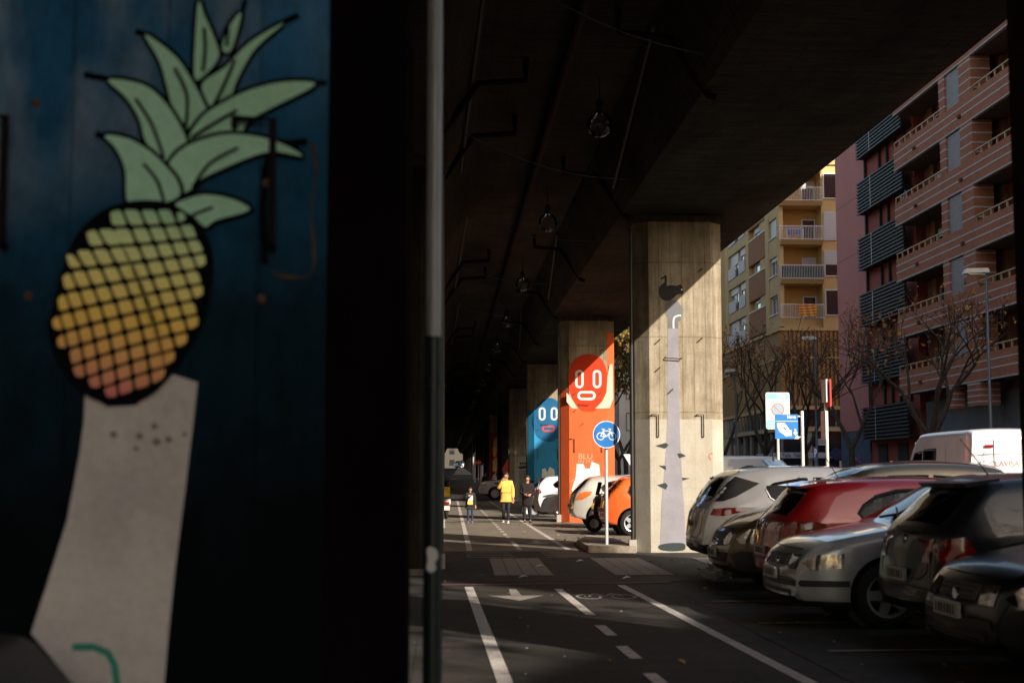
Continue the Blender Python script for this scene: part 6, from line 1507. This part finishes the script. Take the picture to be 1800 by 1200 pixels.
M_str = NT('striped_shirt'); xyz = M_str.sep(); c = M_str.ramp(M_str.math('FRACT', M_str.math('MULTIPLY', xyz[2], 16)), [(.45, (.45, .45, .48)), (.55, (.06, .06, .08))]); M_str.link(c, M_str.b.inputs['Base Color']); M_str = M_str.m
q = place(869, 852, 103)
person('person in a striped shirt behind the white off-roader', (q.x, 103, .12), 1.72, R(60), {}, 'shirt', M_str, M_dkc, M_dkc, M_hair)
q = place(853, 852, 106); person('person in dark clothes in shade left of the striped shirt', (q.x, 106, .1), 1.70, R(20), {}, 'jacket', M_dkc, M_dkc, M_dkc, M_hair)
q = place(1568, 806, 31.3)
person('bald man whose head shows above the silver people carrier', (q.x, 31.3, 0.02), 1.92, R(-30), {}, 'shirt', M_dkc, M_dkc, M_dkc, M_hair, 'bald')

# ------------------------------------------------------------------ motor scooters
def scooter(label, loc, rz, col, group, plate=True, box=None):
    t = thing('motor_scooter', label, 'scooter', loc, rz, group); pm = car_paint('scooter_' + label.split()[0], col)
    for x in (-.62, .62):
        m = MB(); M0 = Matrix.Translation((x, 0, .24)) @ Matrix.Rotation(R(90), 4, 'X')
        m.lathe([(.13, -.05), (.2, -.06), (.24, -.03), (.245, 0), (.24, .03), (.2, .06), (.13, .05)], 24, M0); w = m.build('wheel', M_tyre, t, smooth=True)
        m = MB(); m.lathe([(.001, -.03), (.13, -.04), (.13, .04), (.001, .03)], 14, M0); m.build('rim', M_alloy, w)
    m = MB(); m.prism(spline([(-.85, .62), (-.70, .74), (-.15, .72), (.02, .50), (.08, .34), (.34, .34), (.46, .62), (.42, .98), (.50, 1.02), (.60, .90), (.66, .52), (.42, .24), (-.20, .22), (-.50, .36), (-.80, .50)], 4), 'y', -.14, .14); m.build('fairing', pm, t, smooth=True)
    m = MB(); m.prism(spline([(-.80, .74), (-.72, .84), (-.40, .86), (-.10, .80), (-.02, .74), (-.40, .72)], 4), 'y', -.15, .15); m.build('saddle', M_plas, t, smooth=True)
    m = MB(); m.tube([(.44, -.34, 1.06), (.47, -.1, 1.04), (.47, .1, 1.04), (.44, .34, 1.06)], .018, 8); m.tube([(.47, 0, 1.04), (.62, 0, .24)], .025, 8); m.build('handlebar', M_plas, t)
    for s in (-1, 1):
        m = MB(); m.tube([(.46, s*.2, 1.05), (.42, s*.3, 1.22)], .007, 5); m.ball((.42, s*.32, 1.26), (.015, .06, .04), 10, 6); m.build('mirror', M_plas, t)
    m = MB(); m.ball((.60, 0, .86), (.05, .09, .07), 12, 8); m.build('headlight', M_clear, t, smooth=True)
    m = MB(); m.box(-.9, -.85, -.08, .08, .52, .62); m.build('tail_light', M_red, t)
    m = MB(); m.box(-.93, -.91, -.1, .1, .32, .48); m.build('number_plate', M_plate, t)
    m = MB(); m.prism([(.50, 1.04), (.55, 1.02), (.46, 1.38), (.42, 1.36)], 'y', -.18, .18); m.build('windshield', M_cgd, t)
    if box: m = MB(); m.prism(rrect(-.82, 1.02, .42, .34, .06), 'y', -.2, .2); m.build('top_box', box, t, smooth=True)
    return t
gs_ = 'scooters parked near the pillars'
scooter('black scooter standing between the pale silver and orange hatchbacks', (4.75, 39.6, 0), R(185), (.01, .01, .01), gs_)
scooter('charcoal scooter by the white hatchback and the blue pillar', (3.75, 54.6, 0), R(190), (.02, .02, .02), gs_)
scooter('dark scooter crowded next to the charcoal one by the blue pillar', (3.95, 53.3, 0), R(175), (.03, .02, .02), gs_)
s1 = scooter('white scooter with a yellow rain cover parked left of the child', (.0, 52.5, 0), R(95), (.55, .55, .56), gs_)
m = MB(); m.prism(spline([(-.84, .80), (-.80, 1.0), (-.62, 1.16), (-.42, 1.08), (-.34, .90), (-.5, .66)], 4), 'y', -.12, .14); m.build('rain_cover', mat('mustard_cover', (.55, .36, .02), .7, var=.4), s1, smooth=True)
t = thing('waste_container', 'black rounded bin lid in the bottom left corner below the painted arm', 'bin', (-1.2, 4.3, 0))
m = MB(); m.prism([(-.60, .02), (-.60, .93), (-.12, .96), (.14, .70), (.12, .02)], 'y', -.25, .25); m.build('bin_body', M_plas, t)
m = MB(); m.prism(spline([(-.62, .95), (-.60, 1.03), (-.17, 1.06), (-.02, .97), (.20, .72), (.18, .69), (.14, .69), (-.2, .95)], 4), 'y', -.28, .28); m.build('lid', M_plas, t, smooth=True, angle=50)
# ------------------------------------------------------------------ litter, leaves, bits
t = thing('crumpled_bag', 'crumpled pale plastic bag on the ground by the bronze nose', 'litter', (4.02, 21.0, .0))
random.seed(12); m = MB(); m.ball((0, 0, .11), (.20, .14, .12), 18, 12)
m.v = [tuple(Vector(v)*(1+random.uniform(-.28, .28))) for v in m.v]; m.v = [(x, y, max(z, .004)) for x, y, z in m.v]
m.add([(-.1, 0, .18), (-.16, .02, .30), (-.05, 0, .2)], [(0,1,2)]); m.add([(.06, 0, .18), (.17, .0, .29), (.12, 0, .16)], [(0,1,2)])
m.build('film', mat('bag_film', (.42, .42, .46), .35, var=.5, scale=12), t)
rnd = random.Random(4)
m = MB()
for i in range(64):
    x, y = (rnd.uniform(-.2, 9), rnd.uniform(8, 46)) if i < 8 else ((rnd.gauss(3.2, .5), rnd.uniform(29, 46)) if i < 50 else (rnd.gauss(4.6, .7), rnd.uniform(10, 26)))
    s = rnd.uniform(.03, .07); M_ = Matrix.Translation((x, y, .02 + (.13 if (3 < x < 7 and 30.4 < y < 34.3) else 0))) @ Euler((rnd.uniform(-.4, .4), rnd.uniform(-.4, .4), rnd.uniform(0, 6))).to_matrix().to_4x4()
    m.add([M_ @ Vector(v) for v in ((-s, 0, 0), (0, s*.6, .01), (s, 0, 0), (0, -s*.6, .012))], [(0,1,2,3)])
o = m.build('fallen_leaves', mat('fallen_leaf', (.42, .24, .05), .8, var=.6, scale=3, col2=(.12, .05, .02))); tag(o, 'scattered yellow and brown fallen leaves on the path and parking', 'leaves', kind='stuff')
m = MB()
for i in range(160):
    x, y = rnd.uniform(-.2, 6), rnd.uniform(8, 40); s = rnd.uniform(.004, .011); m.box(x-s, x+s, y-s, y+s, .0, s*1.2)
o = m.build('grit', mat('grit_stone', (.25, .22, .18), .9, var=.6)); tag(o, 'scattered grit and small stones on the asphalt', 'grit', kind='stuff')
for i, (x, y) in enumerate(((2.75, 21.6), (1.63, 24.5), (1.2, 21.9), (2.45, 25.9))):
    t = thing('litter_scrap', ['pale scrap near the right lane line start', 'small scrap between the crosswalk stripes', 'tiny scrap before the middle dash', 'paper scrap on the right crosswalk stripe'][i], 'litter', (x, y, 0)); m = MB(); m.add([(-.07, -.04, .012), (.05, -.05, .04), (.07, .04, .015), (.0, .06, .05), (-.06, .03, .02)], [(0,1,2,3,4)]); m.build('paper', M_sw, t)
# wheel stops at the noses of the bays
for i, yy in enumerate((10.9, 13.1, 15.3, 17.6, 19.9, 22.3, 38, 43.3)):
    t = thing('wheel_stop', f'low concrete wheel stop under ' + ['the black hatchback', 'the navy hatchback', 'the silver hatchback', 'the red hatchback', 'the bronze hatchback', 'the white crossover', 'the orange hatchback', 'the pale silver hatchback'][i], 'wheel stop', (5.1 if i > 5 else 5.0, yy, 0), 0, 'concrete wheel stops of the parking bays')
    m = MB(); m.prism([(-.09, 0), (.09, 0), (.06, .10), (-.06, .10)], 'y', -.85, .85); m.build('bar', M_kerb, t)
